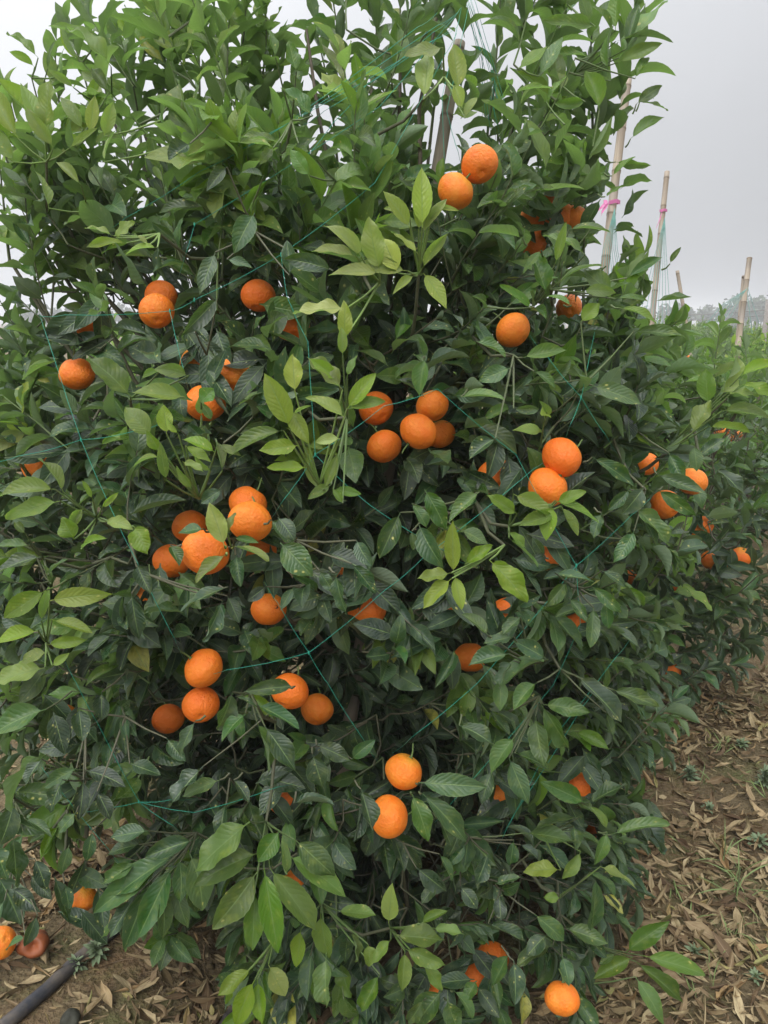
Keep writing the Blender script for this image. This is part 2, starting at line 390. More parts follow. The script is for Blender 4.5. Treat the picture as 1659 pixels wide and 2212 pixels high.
# ------------------------------------------------------------------ ground
def gnoise(x, y):
    return (0.5 * np.sin(1.7 * x + 0.6 * np.sin(2.3 * y)) + 0.5 * np.sin(2.9 * y + 1.1 * np.sin(1.3 * x + 2)) + 0.35 * np.sin(6.1 * x + 3.7 * y) + 0.3 * np.sin(-5.3 * x + 8.1 * y + 1)
            + 0.18 * np.sin(17 * x + 5 * y) * np.sin(13 * y - 4 * x))
def gz(x, y):
    r = np.sqrt(x * x + (y - 2) ** 2)
    return 0.014 * gnoise(x, y) * np.clip(1.6 - r / 12, 0.15, 1)
q = np.linspace(-1, 1, 301)
gx = np.sinh(q * 6.2) / np.sinh(6.2) * 380
XX, YY = np.meshgrid(gx, gx + 2.2, indexing='ij')
V = np.stack([XX, YY, gz(XX, YY)], -1).reshape(-1, 3)
i = np.arange(300)[:, None] * 301; j = np.arange(300)[None]
F = np.stack([i + j, i + 301 + j, i + 301 + j + 1, i + j + 1], -1).reshape(-1, 4)
tag(link('ground', mesh('ground', V, F), M_SOIL), kind='structure')

# ------------------------------------------------------------------ the crown of the main tree
ZT = [0.0, 0.1, 0.3, 0.55, 0.8, 1.1, 1.4, 1.7, 2.0, 2.3, 2.6]
RX = [0.48, 0.62, 0.86, 0.97, 1.0, 0.98, 0.93, 0.80, 0.68, 0.56, 0.35]
RY = [0.48, 0.64, 0.72, 0.76, 0.80, 0.84, 0.74, 0.60, 0.48, 0.40, 0.22]
CX = [0.12, 0.08, -0.14, -0.18, -0.17, -0.15, -0.13, -0.13, -0.12, -0.10, -0.10]
CY = [1.90, 1.90, 1.97, 2.03, 2.05, 2.05, 2.05, 2.06, 2.06, 2.06, 2.06]
def crown_q(p):
    z = p[..., 2]
    return np.sqrt(((p[..., 0] - np.interp(z, ZT, CX)) / np.interp(z, ZT, RX)) ** 2 + ((p[..., 1] - np.interp(z, ZT, CY)) / np.interp(z, ZT, RY)) ** 2)
DS = np.arange(0.9, 3.0, 0.01)
def dsurf(sx, sy):
    pts = P(sx, sy, 1.0) - np.array([0, 0, CAMZ])
    pts = pts[None] * DS[:, None] + np.array([0, 0, CAMZ])
    qv = crown_q(pts) + np.where(pts[:, 2] < 0.02, 5, 0)
    hit = np.nonzero(qv < 1)[0]
    return float(DS[hit[0]]) if len(hit) else float(DS[int(np.argmin(qv))])

# ---- fruit: x, y, diameter (sketch pixels), share kept clear of leaves, true diameter in metres, label
ORANGES = [
 (1036, 355, 80, 1, .078, "highest orange on the main tree, upper one of a touching pair by the bamboo pole"),
 (984, 413, 80, 1, .078, "lower orange of the touching pair near the top of the main tree"),
 (558, 639, 74, 1, .077, "lone round orange standing clear against dark leaves left of the pole"),
 (348, 640, 70, .7, .078, "orange hidden behind another, just above the level string on the left"),
 (338, 672, 76, .75, .076, "orange crossed by a level green string on the left of the tree"),
 (190, 703, 32, .4, .075, "mostly hidden orange sliver among the leaves at the upper left"),
 (166, 808, 76, 1, .077, "orange touching the slanting green string at the far left"),
 (443, 871, 86, .72, .079, "orange with one curled green leaf lying across its face"),
 (500, 812, 44, .5, .076, "orange peeping out behind the leaf-crossed orange"),
 (430, 785, 40, .3, .075, "orange sliver above the orange with a leaf across it"),
 (629, 699, 34, .6, .072, "small orange spot below and right of the lone round orange"),
 (812, 882, 76, .75, .077, "orange half behind leaves, top left of the central cluster"),
 (830, 964, 76, 1, .076, "lowest orange of the central cluster in front of the pole"),
 (904, 932, 82, .9, .078, "pale dimpled orange in the middle of the central cluster"),
 (934, 877, 72, .8, .071, "orange at the top right of the central cluster, under a hanging leaf"),
 (952, 938, 66, .65, .066, "orange tucked behind the right side of the central cluster"),
 (1108, 713, 76, 1, .077, "lone orange on the right half of the tree with a scar on top"),
 (1229, 664, 56, .85, .074, "orange crossed by two thin strings in the right shoulder of the tree"),
 (1158, 467, 46, .65, .076, "left orange of the small high cluster on the right"),
 (1240, 476, 44, .65, .076, "right orange of the small high cluster on the right"),
 (1184, 437, 30, .5, .074, "tiny orange glimpse above the small high cluster"),
 (1216, 470, 36, .4, .075, "orange half hidden in the middle of the small high cluster"),
 (1160, 529, 48, .6, .075, "lowest orange of the small high cluster, behind a stem"),
 (1213, 988, 88, 1, .079, "large dimpled orange sitting on top of another at the right"),
 (1183, 1052, 88, .9, .079, "orange directly beneath the large dimpled one at the right"),
 (1397, 1003, 50, .7, .076, "orange under a folded leaf at the right edge of the main crown"),
 (1495, 1040, 64, .8, .078, "orange with leaves across it at the outer right, largest of its three"),
 (1437, 1090, 66, .7, .077, "shaded orange hanging below long leaves at the outer right"),
 (1518, 1136, 36, .7, .074, "small orange low on the second tree, beside a dark leaf"),
 (1495, 1142, 26, .5, .074, "orange sliver left of the small orange on the second tree"),
 (1567, 1214, 28, .7, .074, "right orange of the dim pair low on the second tree"),
 (1536, 1210, 34, .6, .074, "left orange of the dim pair low on the second tree"),
 (1601, 1203, 30, .4, .074, "orange hint at the far right of the dim pair"),
 (1070, 1030, 36, .6, .074, "small deep orange in shade left of the stacked right pair"),
 (536, 1090, 86, .9, .079, "rear orange at the top of the big left cluster"),
 (540, 1127, 94, 1, .080, "broad shiny orange at the right of the big left cluster"),
 (410, 1137, 76, .7, .077, "orange behind a torn leaf in the big left cluster"),
 (443, 1193, 106, .85, .082, "biggest orange of all, front of the big left cluster"),
 (370, 1212, 78, .85, .078, "leftmost orange of the big left cluster with a dark leaf on it"),
 (556, 1188, 40, .35, .075, "orange sliver beneath the broad shiny orange"),
 (580, 1316, 78, .85, .077, "reddish orange in shade beside a string, below the big left cluster"),
 (793, 1317, 48, .8, .074, "small shaded orange cut off by a string near the middle"),
 (310, 1281, 40, .4, .074, "very dark orange deep in the leaves at the left"),
 (734, 1240, 26, .6, .073, "tiny orange patch under a hanging leaf near the middle"),
 (440, 1443, 86, 1, .078, "upper orange of the vertical pair at the lower left"),
 (434, 1522, 80, .92, .076, "lower orange of the vertical pair at the lower left"),
 (363, 1553, 68, .8, .075, "shaded orange left of the vertical pair, under a leaf"),
 (626, 1493, 82, .85, .077, "orange partly under a broad leaf, left of a touching pair"),
 (685, 1532, 72, .9, .075, "orange touching the lower right of the half-covered one"),
 (1016, 1420, 70, .8, .075, "orange with a pointed leaf across its lower right, right of centre"),
 (1248, 1336, 38, .65, .074, "small orange behind a drooping leaf where two strings run down"),
 (1176, 1196, 30, .5, .074, "orange glint under the light green rosette on the right"),
 (967, 1322, 18, .6, .072, "orange speck in the dark left of the light green rosette"),
 (1093, 1330, 18, .6, .072, "orange speck in the dark below the light green rosette"),
 (872, 1667, 82, .92, .077, "upper orange of the pair low in the middle of the tree"),
 (840, 1764, 88, 1, .079, "lower orange of the pair low in the middle of the tree"),
 (1081, 1720, 28, .7, .073, "small orange right of the low middle pair, by a string"),
 (1248, 1700, 48, .75, .075, "red-orange fruit deep in shade at the lower right"),
 (1279, 1795, 24, .5, .073, "orange sliver at the foot of the lower right shoot"),
 (1064, 2068, 60, .75, .077, "upper orange of the bottom pair behind light leaves"),
 (1020, 2112, 56, .7, .076, "lower orange of the bottom pair behind light leaves"),
 (935, 2145, 36, .5, .074, "orange sliver left of the bottom pair"),
 (1214, 2157, 74, 1, .074, "lowest fruit at the bottom right, hanging just above the ground"),
 (632, 1902, 48, .6, .076, "orange peeping through the large drooping rosette"),
 (618, 1722, 26, .6, .073, "small orange in shade above the large drooping rosette"),
 (180, 1940, 56, .9, .075, "orange hanging low on a thin dark twig at the bottom left"),
 (136, 1556, 26, .5, .073, "dark orange glimpse low at the left edge of the crown"),
 (86, 1006, 34, .5, .073, "orange glimpse behind the pale left shoot"),
 (2, 2036, 56, 1, .074, "bright orange cut by the left edge near the ground"),
 (1450, 1446, 24, .6, .073, "orange low under the second tree near the aisle"),
 (1362, 1250, 24, .6, .073, "dim orange between the main and the second tree"),
 (1455, 1272, 12, .7, .072, "orange speck above the second tree's lower leaves"),
 (1566, 932, 19, 1, .072, "round orange on top of the far cluster at the right"),
 (1551, 936, 17, 1, .072, "left orange of the far cluster at the right"),
 (1579, 945, 18, .8, .072, "lower orange of the far cluster at the right"),
 (1596, 938, 16, .7, .072, "rightmost orange of the far cluster at the right"),
 (1488, 772, 9, 1, .072, "single distant orange dot in the hazy rows"),
]
def orange_mesh(seed, seg=40, rings=28):
    r = np.random.default_rng(seed); ph = r.random(6) * 6.28
    th = np.linspace(0, math.pi, rings + 1); la = np.arange(seg) * 2 * math.pi / seg
    T, Lg = np.meshgrid(th, la, indexing='ij')
    x, y, z = np.sin(T) * np.cos(Lg), np.sin(T) * np.sin(Lg), np.cos(T)
    rad = 1 + 0.018 * np.sin(2 * Lg + ph[0]) * np.sin(T) + 0.012 * np.sin(3 * Lg + 2 * T + ph[1]) * np.sin(T) + 0.01 * np.sin(5 * T + ph[2])
    dim = -0.10 * np.exp(-((math.pi - T) / 0.17) ** 2) - 0.09 * np.exp(-(T / 0.22) ** 2)
    neck = 0.03 * np.exp(-((T - 0.42) / 0.25) ** 2)
    rib = 0.012 * np.cos(9 * Lg + ph[3]) * np.exp(-((T - 0.35) / 0.25) ** 2)
    s = rad + neck + rib
    V = np.stack([x * s, y * s, (z * (0.89 * rad) + z * (dim))], -1).reshape(-1, 3)
    i = np.arange(rings)[:, None] * seg; j = np.arange(seg)[None]; j2 = (j + 1) % seg
    F = np.stack([i + j, i + seg + j, i + seg + j2, i + j2], -1).reshape(-1, 4)
    me = mesh('orange', V, F); 
    return me
OM = [orange_mesh(k) for k in range(4)]
for me in OM: me.materials.append(M_ORANGE)
def calyx_mesh():
    T = Tubes(); V, F = [], []
    T.add([(0, 0, 0.78), (0.01, 0.0, 0.94), (0.06, 0.02, 1.12), (0.16, 0.05, 1.30), (0.30, 0.06, 1.5)], [0.07, 0.05, 0.045, 0.04, 0.035], 6)
    T.add([(0, 0, 0.765), (0, 0, 0.86)], [0.17, 0.09], 7)
    o = T.build('calyx', M_CALYX); me = o.data; bpy.data.objects.remove(o); return me
CAL = calyx_mesh()
from mathutils import Matrix, Vector, Euler
FR = []; FC = []
for k, (x, y, dia, vis, dm, lab) in enumerate(ORANGES):
    D = dm * FPX / dia
    full = dia
    if D > 2.35 and not (x > 1260 and y > 700) and not (y < 560):      # slivers: the fruit itself is bigger than what shows of it
        D = dsurf(x, y) + 0.17; full = dm * FPX / D
    if x in (1450, 1362, 1455): D = 2.9; full = dm * FPX / D
    if 1490 <= x <= 1601 and 1130 < y < 1220: D = 2.75; full = dm * FPX / D
    if y < 560 and x > 1140: D = 1.93; full = dm * FPX / D
    if vis >= .7 and dia > 60: k_ = (D - (.05 if dia > 85 else .12 if y < 720 else .085)) / D; D *= k_; dm *= k_; full = dia
    while P(x, y, D)[2] < .055: D -= .01; full = dm * FPX / D
    if (x, y) == (180, 1940): D = 1.72; dm = .06; full = dia
    c = P(x, y, D)
    FC.append((*c, dm / 2, vis if dia > .85 * full else .3))
    FR.append((x, y, D, min(dia, full) * 0.5 * (1 if dia > .85 * full else .5 + .5 * vis), vis if dia > .85 * full else .95))
    o = bpy.data.objects.new('orange', OM[k % 4]); col.objects.link(o)
    o.location = c; s = dm / 2; o.scale = (s, s, s)
    face = nrm(np.array([0, 0, CAMZ]) - c) * random.uniform(0.2, 0.75) - UP * random.uniform(0.35, 0.9) + 0.3 * np.array([random.gauss(0, 1) for _ in range(3)])
    o.rotation_euler = Vector(-face).to_track_quat('Z', 'Y').to_euler()
    tag(o, lab, 'orange', 'oranges hanging on the citrus trees')
    cx_ = bpy.data.objects.new('calyx', CAL); col.objects.link(cx_); cx_.parent = o
NFR = len(FR)
# stretches of pole, the bow and the hanging twine that stay in view between the leaves
for (x, y, D, r_, v_) in [(1314, 442, 2.95, 24, .9), (1290, 460, 2.95, 14, .9)] + [(1344 - (y - 290) * .113, y, 2.95, 13, .6) for y in range(330, 590, 22)] + [(1425 - (y - 480) * .1, y, 4.2, 14, .8) for y in range(400, 680, 25)] \
        + [(990, 105, 2.0, 15, .9), (967, 240, 2.0, 13, .9), (962, 275, 2.0, 14, .9), (957, 305, 2.0, 12, .8), (846, 1010, 1.95, 13, .9), (842, 1030, 1.95, 12, .9), (1062, 90, 1.9, 20, .7), (1070, 140, 1.9, 18, .7), (1078, 185, 1.9, 14, .7)]:
    FR.append((x, y, D, r_, v_))
FR = np.array(FR)

# ---- hand-placed shoots. Coordinates are in the four (x2) enlargements of the photograph: quadrant offsets below
QO = {1: (0, 0), 2: (829.5, 0), 3: (0, 737.4), 4: (829.5, 737.4), 5: (0, 1474.6), 6: (829.5, 1474.6)}
# (quadrant, label or None, age, depth offset towards the camera, stem root, [(base x, y, tip x, y, [width ratio])...])
HERO = [
 (5, None, .06, .30, (60, 760), [(162,1002,104,1140,.42),(52,890,182,982,.5),(-10,834,87,1043,.55),(58,666,78,882,.5),(110,1100,25,1155,.4),(-30,700,30,850,.55),(150,760,190,900,.45),(20,940,-40,1080,.5),(130,830,230,930,.42)]),
 (5, None, .05, .12, (270, 800), [(278,870,302,975,.5),(300,700,260,830,.4),(400,640,370,770,.45),(330,560,250,650,.45),(270,420,210,560,.5),(180,330,110,450,.5),(420,470,480,590,.5)]),
 (5, "pale drooping rosette of large spotted leaves", .55, .10, (1150, 600), [(1120,735,840,870,.36),(1080,600,835,810,.5),(1210,640,1120,775,.6),(1240,745,1490,925,.36),(1275,680,1440,840,.48),(1112,815,935,1075,.42),(1100,900,1090,1155,.4),(1140,800,1200,1165,.3),(1165,800,1365,1070,.42),(1240,830,1222,670,.26)]),
 (5, None, .16, .07, (850, 650), [(750,745,500,915,.4),(745,790,605,1100,.36),(730,750,410,1000,.34),(835,680,630,750,.5),(820,740,890,975,.45),(650,860,545,1155,.33),(700,900,705,1105,.4),(760,880,805,1060,.4),(640,640,480,670,.45),(600,700,470,740,.5),(590,775,440,860,.42),(580,925,470,1105,.35),(775,760,790,945,.4),(700,700,630,760,.5)]),
 (5, "small light green rosette hanging at the very bottom", .82, .06, (1180, 1120), [(1085,1235,945,1350,.42),(1100,1285,1010,1475,.42),(1112,1285,1135,1475,.4),(1160,1220,1230,1355,.5),(1000,1320,975,1390,.5)]),
 (5, None, .62, .07, (1390, 950), [(1385,1000,1420,1190,.5),(1300,1065,1280,1225,.45),(1460,985,1620,1010,.5),(1520,1075,1540,1205,.42),(1590,1130,1600,1225,.6),(1410,1180,1420,1400,.48),(1640,1260,1560,1420,.5)]),
 (5, None, .2, .08, (60, 500), [(200,310,40,550,.42),(110,590,225,665,.4),(0,560,188,655,.42),(60,470,290,490,.42),(100,640,60,880,.45),(30,640,-60,800,.5),(200,115,-40,225,.42),(60,520,0,700,.5)]),
 (5, None, .05, .03, (370, 200), [(370,380,540,445,.45),(330,370,190,450,.45),(360,420,350,590,.42),(440,40,440,160,.7),(340,110,360,250,.6),(560,350,690,400,.5),(720,240,800,340,.5)]),
 (5, None, .22, .09, (1080, 40), [(1005,40,945,205,.55),(1060,135,960,255,.55),(1110,170,1165,380,.42),(1145,190,1275,378,.4),(1110,95,1290,200,.42),(1275,15,1060,40,.42),(845,165,770,312,.4),(1020,60,1110,105,.3)]),
 (5, None, .1, .04, (1340, 150), [(1370,270,1510,330,.5),(1350,310,1400,450,.6),(1520,330,1620,250,.5),(1270,520,1440,520,.5),(1560,460,1610,640,.55),(880,360,735,540,.42),(1010,420,1075,515,.5),(950,420,790,495,.4)]),
 (6, "spreading light green rosette at the lower right tip", .5, .05, (900, 1130), [(1045,1165,1228,1030,.36),(1075,1185,905,1272,.42),(1120,1180,1388,1258,.3),(1088,1205,1290,1392,.32),(1085,1270,1212,1480,.36),(1000,1170,930,1220,.5)]),
 (6, None, .32, .08, (760, 930), [(845,580,650,632,.42),(885,520,1047,440,.42),(985,655,1228,600,.34),(965,645,920,790,.42),(870,520,680,430,.36),(885,530,962,625,.45),(820,620,830,720,.6),(600,650,840,690,.4),(890,820,1005,930,.5)]),
 (6, None, .85, .08, (760, 920), [(765,810,605,818,.45),(935,795,1092,890,.4),(850,730,775,850,.42),(760,930,690,930,.6)]),
 (6, None, .26, .10, (100, 450), [(150,432,443,458,.34),(120,480,200,678,.4),(165,478,360,682,.36),(240,590,290,705,.5)]),
 (6, None, .24, .09, (670, 60), [(565,235,465,392,.5),(655,145,690,360,.4),(690,95,888,125,.4),(680,95,810,282,.42),(325,185,478,268,.48),(540,325,625,525,.4),(565,305,712,370,.48),(470,380,420,520,.5)]),
 (6, "broad grey-green leaves on a stout shoot at the right", .22, .13, (760, -60), [(835,-30,1022,178,.5),(985,30,1185,105,.36),(960,130,985,230,.5),(660,0,560,115,.5),(500,-20,500,120,.5)]),
 (6, None, .12, .06, (760, 1000), [(890,1085,912,868,.42),(650,1000,778,1112,.5),(730,1135,568,1215,.42),(785,1060,962,1135,.42),(450,1040,605,1130,.45),(700,1090,620,1180,.6),(770,1180,800,1310,.5),(540,1170,470,1300,.5),(560,1200,570,1390,.5),(860,1080,960,1190,.4)]),
 (6, "bright spotted rosette low in the middle of the tree", .72, .09, (30, 1060), [(50,1090,262,1110,.5),(90,1150,262,1225,.42),(90,1160,80,1335,.4),(160,1040,272,985,.45),(210,1060,345,1098,.4),(30,1110,-50,1200,.5),(170,1210,250,1330,.4),(20,1040,30,870,.45)]),
 (6, None, .06, .02, (330, 800), [(140,800,270,905,.5),(350,700,280,790,.5),(240,740,295,855,.45),(450,740,395,870,.5),(230,870,160,955,.5),(330,880,400,980,.5),(500,920,505,1030,.5),(560,680,545,790,.5),(590,700,670,770,.5),(480,870,590,845,.4)]),
 (6, None, .3, .05, (230, 1330), [(250,1330,140,1475,.6),(270,1370,320,1500,.6),(300,1330,385,1445,.45),(170,1370,110,1475,.6),(400,1290,350,1370,.6)]),
 (4, "bright spotted rosette facing forward on the right", .74, .12, (520, 880), [(300,1005,292,778,.36),(290,1000,142,1018,.46),(292,1025,168,1148,.45),(305,1010,340,1155,.42),(350,962,468,882,.45),(455,945,612,1128,.44)]),
 (4, "light green leaves under the stacked right pair of oranges", .6, .11, (540, 800), [(540,850,668,968,.45),(540,820,612,895,.5),(575,745,448,660,.5),(560,660,735,765,.5),(735,745,588,800,.45),(740,688,928,788,.36),(722,710,700,858,.48),(765,712,838,838,.45),(745,695,872,648,.42)]),
 (4, None, .2, .08, (200, 720), [(175,640,275,805,.45),(415,650,285,780,.45),(150,790,258,975,.45),(70,740,-20,935,.48),(120,700,185,805,.5),(330,815,450,880,.6),(120,820,130,900,.5)]),
 (4, None, .15, .08, (1130, 640), [(1122,632,1030,745,.55),(1085,715,1235,880,.42),(1095,740,1175,880,.42),(1060,640,970,730,.5),(940,740,900,850,.5),(1080,820,1000,960,.42)]),
 (4, None, .22, .09, (560, 60), [(175,72,150,232,.55),(600,70,788,42,.4),(548,115,410,172,.5),(395,0,525,62,.5),(330,240,520,245,.4),(480,420,370,510,.55),(560,290,670,295,.45),(650,130,740,200,.45)]),
 (4, "long pale leaves on the outer right shoot", .62, .16, (1200, 480), [(1435,240,1532,42,.46),(1400,270,1385,120,.5),(1330,395,1415,255,.5),(1460,300,1665,330,.4),(1540,150,1690,90,.46),(1545,185,1680,250,.42),(1480,225,1620,235,.3),(1400,370,1590,395,.3)]),
 (4, None, .18, .04, (1390, 540), [(1430,548,1562,678,.42),(1180,575,1392,660,.32),(1180,640,1348,752,.34),(1230,480,1300,620,.5),(900,500,1085,620,.36),(900,190,1110,275,.36),(1340,450,1350,560,.5),(1360,500,1470,420,.42)]),
 (4, None, .2, .11, (640, 1390), [(540,1350,365,1398,.5),(710,1375,518,1478,.5),(700,1370,560,1290,.5),(590,1190,510,1270,.5),(560,1275,430,1310,.45),(560,1380,500,1500,.5),(450,1270,340,1180,.5)]),
 (4, None, .14, .06, (830, 1060), [(790,1040,700,1150,.5),(800,1110,880,1210,.45),(740,1000,910,1040,.35),(900,1060,1025,1170,.4),(690,920,640,850,.5),(940,990,1045,1060,.4),(800,1050,770,1140,.6),(905,1150,890,1320,.4),(960,1120,970,1240,.45),(860,1150,740,1190,.4)]),
 (3, "pale green leaves reaching down over the left string", .45, .09, (560, 250), [(565,240,382,72,.46),(815,150,670,120,.45),(800,240,575,225,.4),(690,130,612,160,.5)]),
 (3, "curled leaf lying across an orange at the left", .45, .16, (880, 400), [(868,265,922,205,.9),(915,345,870,265,.42)]),
 (3, "pale mottled upright shoot left of the centre", .8, .12, (1380, 620), [(1250,372,1152,140,.44),(1275,220,1265,58,.58),(1480,210,1325,72,.42),(1290,450,1125,482,.42),(1225,385,985,492,.3),(1328,545,1155,545,.36),(1490,332,1325,238,.42),(1500,290,1620,138,.4),(1255,295,1335,440,.5),(1265,320,1345,280,.5),(1470,420,1365,440,.5),(1400,640,1460,490,.36)]),
 (3, None, .5, .1, (1500, 330), [(1480,60,1475,-60,.4),(1500,150,1540,60,.4),(1460,170,1340,80,.4),(1500,290,1660,250,.35),(1430,620,1330,680,.45),(1440,640,1560,660,.4),(1480,700,1440,640,.5)]),
 (3, "mottled pale leaf standing in front of the biggest orange", .85, .12, (1000, 890), [(970,885,912,698,.5),(975,920,848,1042,.42),(1010,885,1158,950,.42),(985,835,1015,740,.4)]),
 (3, None, .14, .09, (1010, 880), [(1010,848,1118,870,.4),(1020,925,1040,1058,.55),(880,810,770,830,.6),(735,880,775,970,.7),(1170,770,1260,880,.5),(960,640,870,700,.6)]),
 (3, "light green leaves of the low left shoot", .58, .12, (420, 760), [(240,640,0,665,.4),(272,650,170,505,.46),(260,690,25,765,.36),(360,720,300,800,.6),(400,680,350,600,.3),(440,720,510,650,.35),(455,780,575,805,.5),(580,800,640,915,.7),(320,855,270,760,.75),(350,900,455,850,.5)]),
 (3, "pale spotted leaves at the left edge of the tree", .66, .12, (200, 1300), [(200,1075,18,1195,.42),(225,1205,398,1258,.42),(215,1120,480,1090,.3),(165,1250,-20,1310,.42),(205,1310,375,1290,.34),(205,1345,95,1380,.5),(195,1410,-20,1475,.45),(180,1210,205,1060,.3),(225,1400,300,1350,.4)]),
 (3, None, .3, .1, (190, 940), [(180,930,-20,1000,.4),(210,1010,290,940,.36),(130,880,-20,890,.45),(110,830,60,780,.6),(220,1050,180,960,.4)]),
 (3, None, .06, .06, (620, 1000), [(568,1090,597,1285,.46),(962,1120,888,1300,.4),(982,1100,1035,1215,.55),(985,1062,778,1160,.36),(590,960,650,1090,.5),(1150,1060,1070,1120,.5),(1270,1060,1210,1160,.4)]),
 (3, "large dark blistered leaf right of the big left cluster", .08, .1, (1280, 860), [(1210,870,1352,1010,.62),(1540,860,1600,970,.6),(1520,960,1620,1090,.5),(1450,1000,1500,1180,.4),(1380,990,1440,1080,.5),(1200,760,1270,860,.6)]),
 (3, "tangled young leaves of the upright shoot on the left", .62, .12, (860, 680), [(655,410,545,285,.6),(720,400,705,275,.55),(770,400,720,330,.5),(870,320,860,240,.5),(930,480,790,420,.4),(800,450,910,520,.4),(940,450,1040,490,.35),(690,480,640,380,.5),(720,600,690,440,.3),(830,640,760,540,.35),(910,560,840,500,.45),(960,560,930,420,.4),(690,500,575,540,.45),(790,520,880,560,.45)]),
 (2, "bright young shoot right of the centre, below the pair of oranges", .84, .12, (150, 1180), [(165,985,168,728,.34),(150,1000,155,830,.44),(112,985,0,825,.36),(165,1010,262,858,.36),(60,1180,-10,1030,.6),(165,1160,272,1010,.34),(110,940,0,900,.36),(150,1100,30,1000,.36),(200,960,235,890,.4),(170,1180,275,1325,.42),(130,1190,40,1270,.4),(195,900,322,912,.3),(100,1170,-110,1135,.35)]),
 (2, None, .42, -.02, (780, 900), [(915,115,690,98,.32),(890,100,845,-30,.4),(1000,180,1242,175,.26),(1010,270,1200,190,.3),(1065,600,1208,505,.42),(985,140,905,25,.45),(1015,250,1225,0,.32),(890,245,738,228,.34),(965,300,990,110,.42),(930,475,885,305,.6),(1000,700,1152,712,.3),(985,760,1088,678,.32),(955,850,1035,800,.28),(1000,130,1000,-40,.45),(1050,210,1100,20,.36),(1105,440,1228,475,.26),(1090,450,1198,368,.36),(1085,340,1140,245,.4),(700,440,790,335,.3),(668,330,778,165,.32),(560,400,730,380,.28),(980,350,850,370,.4),(870,440,740,450,.4)]),
 (2, "pale underside of one broad leaf near the bamboo pole top", .95, .1, (260, 330), [(255,205,92,245,.46),(170,430,205,225,.52),(320,390,300,195,.48),(340,470,300,370,.6),(350,510,400,420,.5)]),
 (2, None, .36, .08, (720, 1250), [(1050,1200,1198,1105,.32),(960,1150,745,1222,.34),(985,1270,860,1165,.5),(860,1260,1000,1260,.4),(1080,1430,1295,1450,.3),(1235,1140,1282,1068,.32),(870,1100,690,1010,.34),(800,990,975,1000,.36),(640,1330,500,1235,.34),(700,1270,640,1100,.6),(740,1140,785,960,.24),(810,1320,700,1280,.4),(850,1390,930,1310,.6),(600,1030,410,1000,.45),(680,1080,600,1180,.3),(1000,1290,1140,1300,.3),(1020,1330,1180,1400,.34)]),
 (1, "yellowish young shoots at the upper left edge", .74, .06, (200, 700), [(200,560,215,340,.4),(195,590,90,360,.3),(390,580,405,415,.34),(450,590,485,440,.38),(360,560,255,420,.3),(80,600,-40,380,.4),(230,640,120,470,.4),(300,640,420,560,.3),(450,700,500,560,.3),(60,700,-40,540,.4),(210,900,160,740,.4),(350,800,240,700,.35)]),
 (1, None, .45, 0, (170, 420), [(165,250,28,145,.34),(150,290,42,222,.3),(320,380,215,300,.3),(480,290,285,125,.4),(420,170,210,115,.3),(270,330,275,205,.2),(205,300,235,180,.22),(470,400,400,290,.5)]),
 (1, "yellow-tipped bright leaves in the middle left", .8, .1, (690, 1010), [(545,1050,375,1065,.3),(490,1020,365,985,.3),(500,1030,580,960,.5),(680,1070,540,1100,.4),(640,1060,580,1010,.4)]),
 (1, None, .1, .08, (1100, 1000), [(1100,920,1010,1090,.5),(980,720,890,820,.45),(820,620,730,690,.8),(930,1090,860,1270,.4),(980,1120,1090,1160,.4),(1250,1190,1240,1040,.5),(940,1290,790,1450,.4),(1440,1170,1230,1120,.36),(830,1400,900,1475,.5)]),
 (1, "bright mottled rosette low right of the upper left quarter", .82, .12, (1640, 1220), [(1560,1110,1410,965,.32),(1640,1170,1590,940,.42),(1540,1110,1350,1080,.42),(1640,1180,1420,1190,.34),(1500,1330,1270,1360,.4),(1480,1475,1490,1300,.36)]),
 (1, None, .35, .05, (1260, 520), [(1350,500,1215,380,.55),(1290,620,1220,700,.4),(1210,620,1040,590,.4),(1180,640,1120,710,.5),(1140,760,1045,745,.5),(1340,760,1250,650,.4),(1370,690,1480,650,.4),(1280,310,1245,180,.5),(1190,250,1160,130,.4)]),
]
hero_parts = []     # (label, leaves array, stem points list)
CAPS = []           # projected leaf axes, to keep them unburied
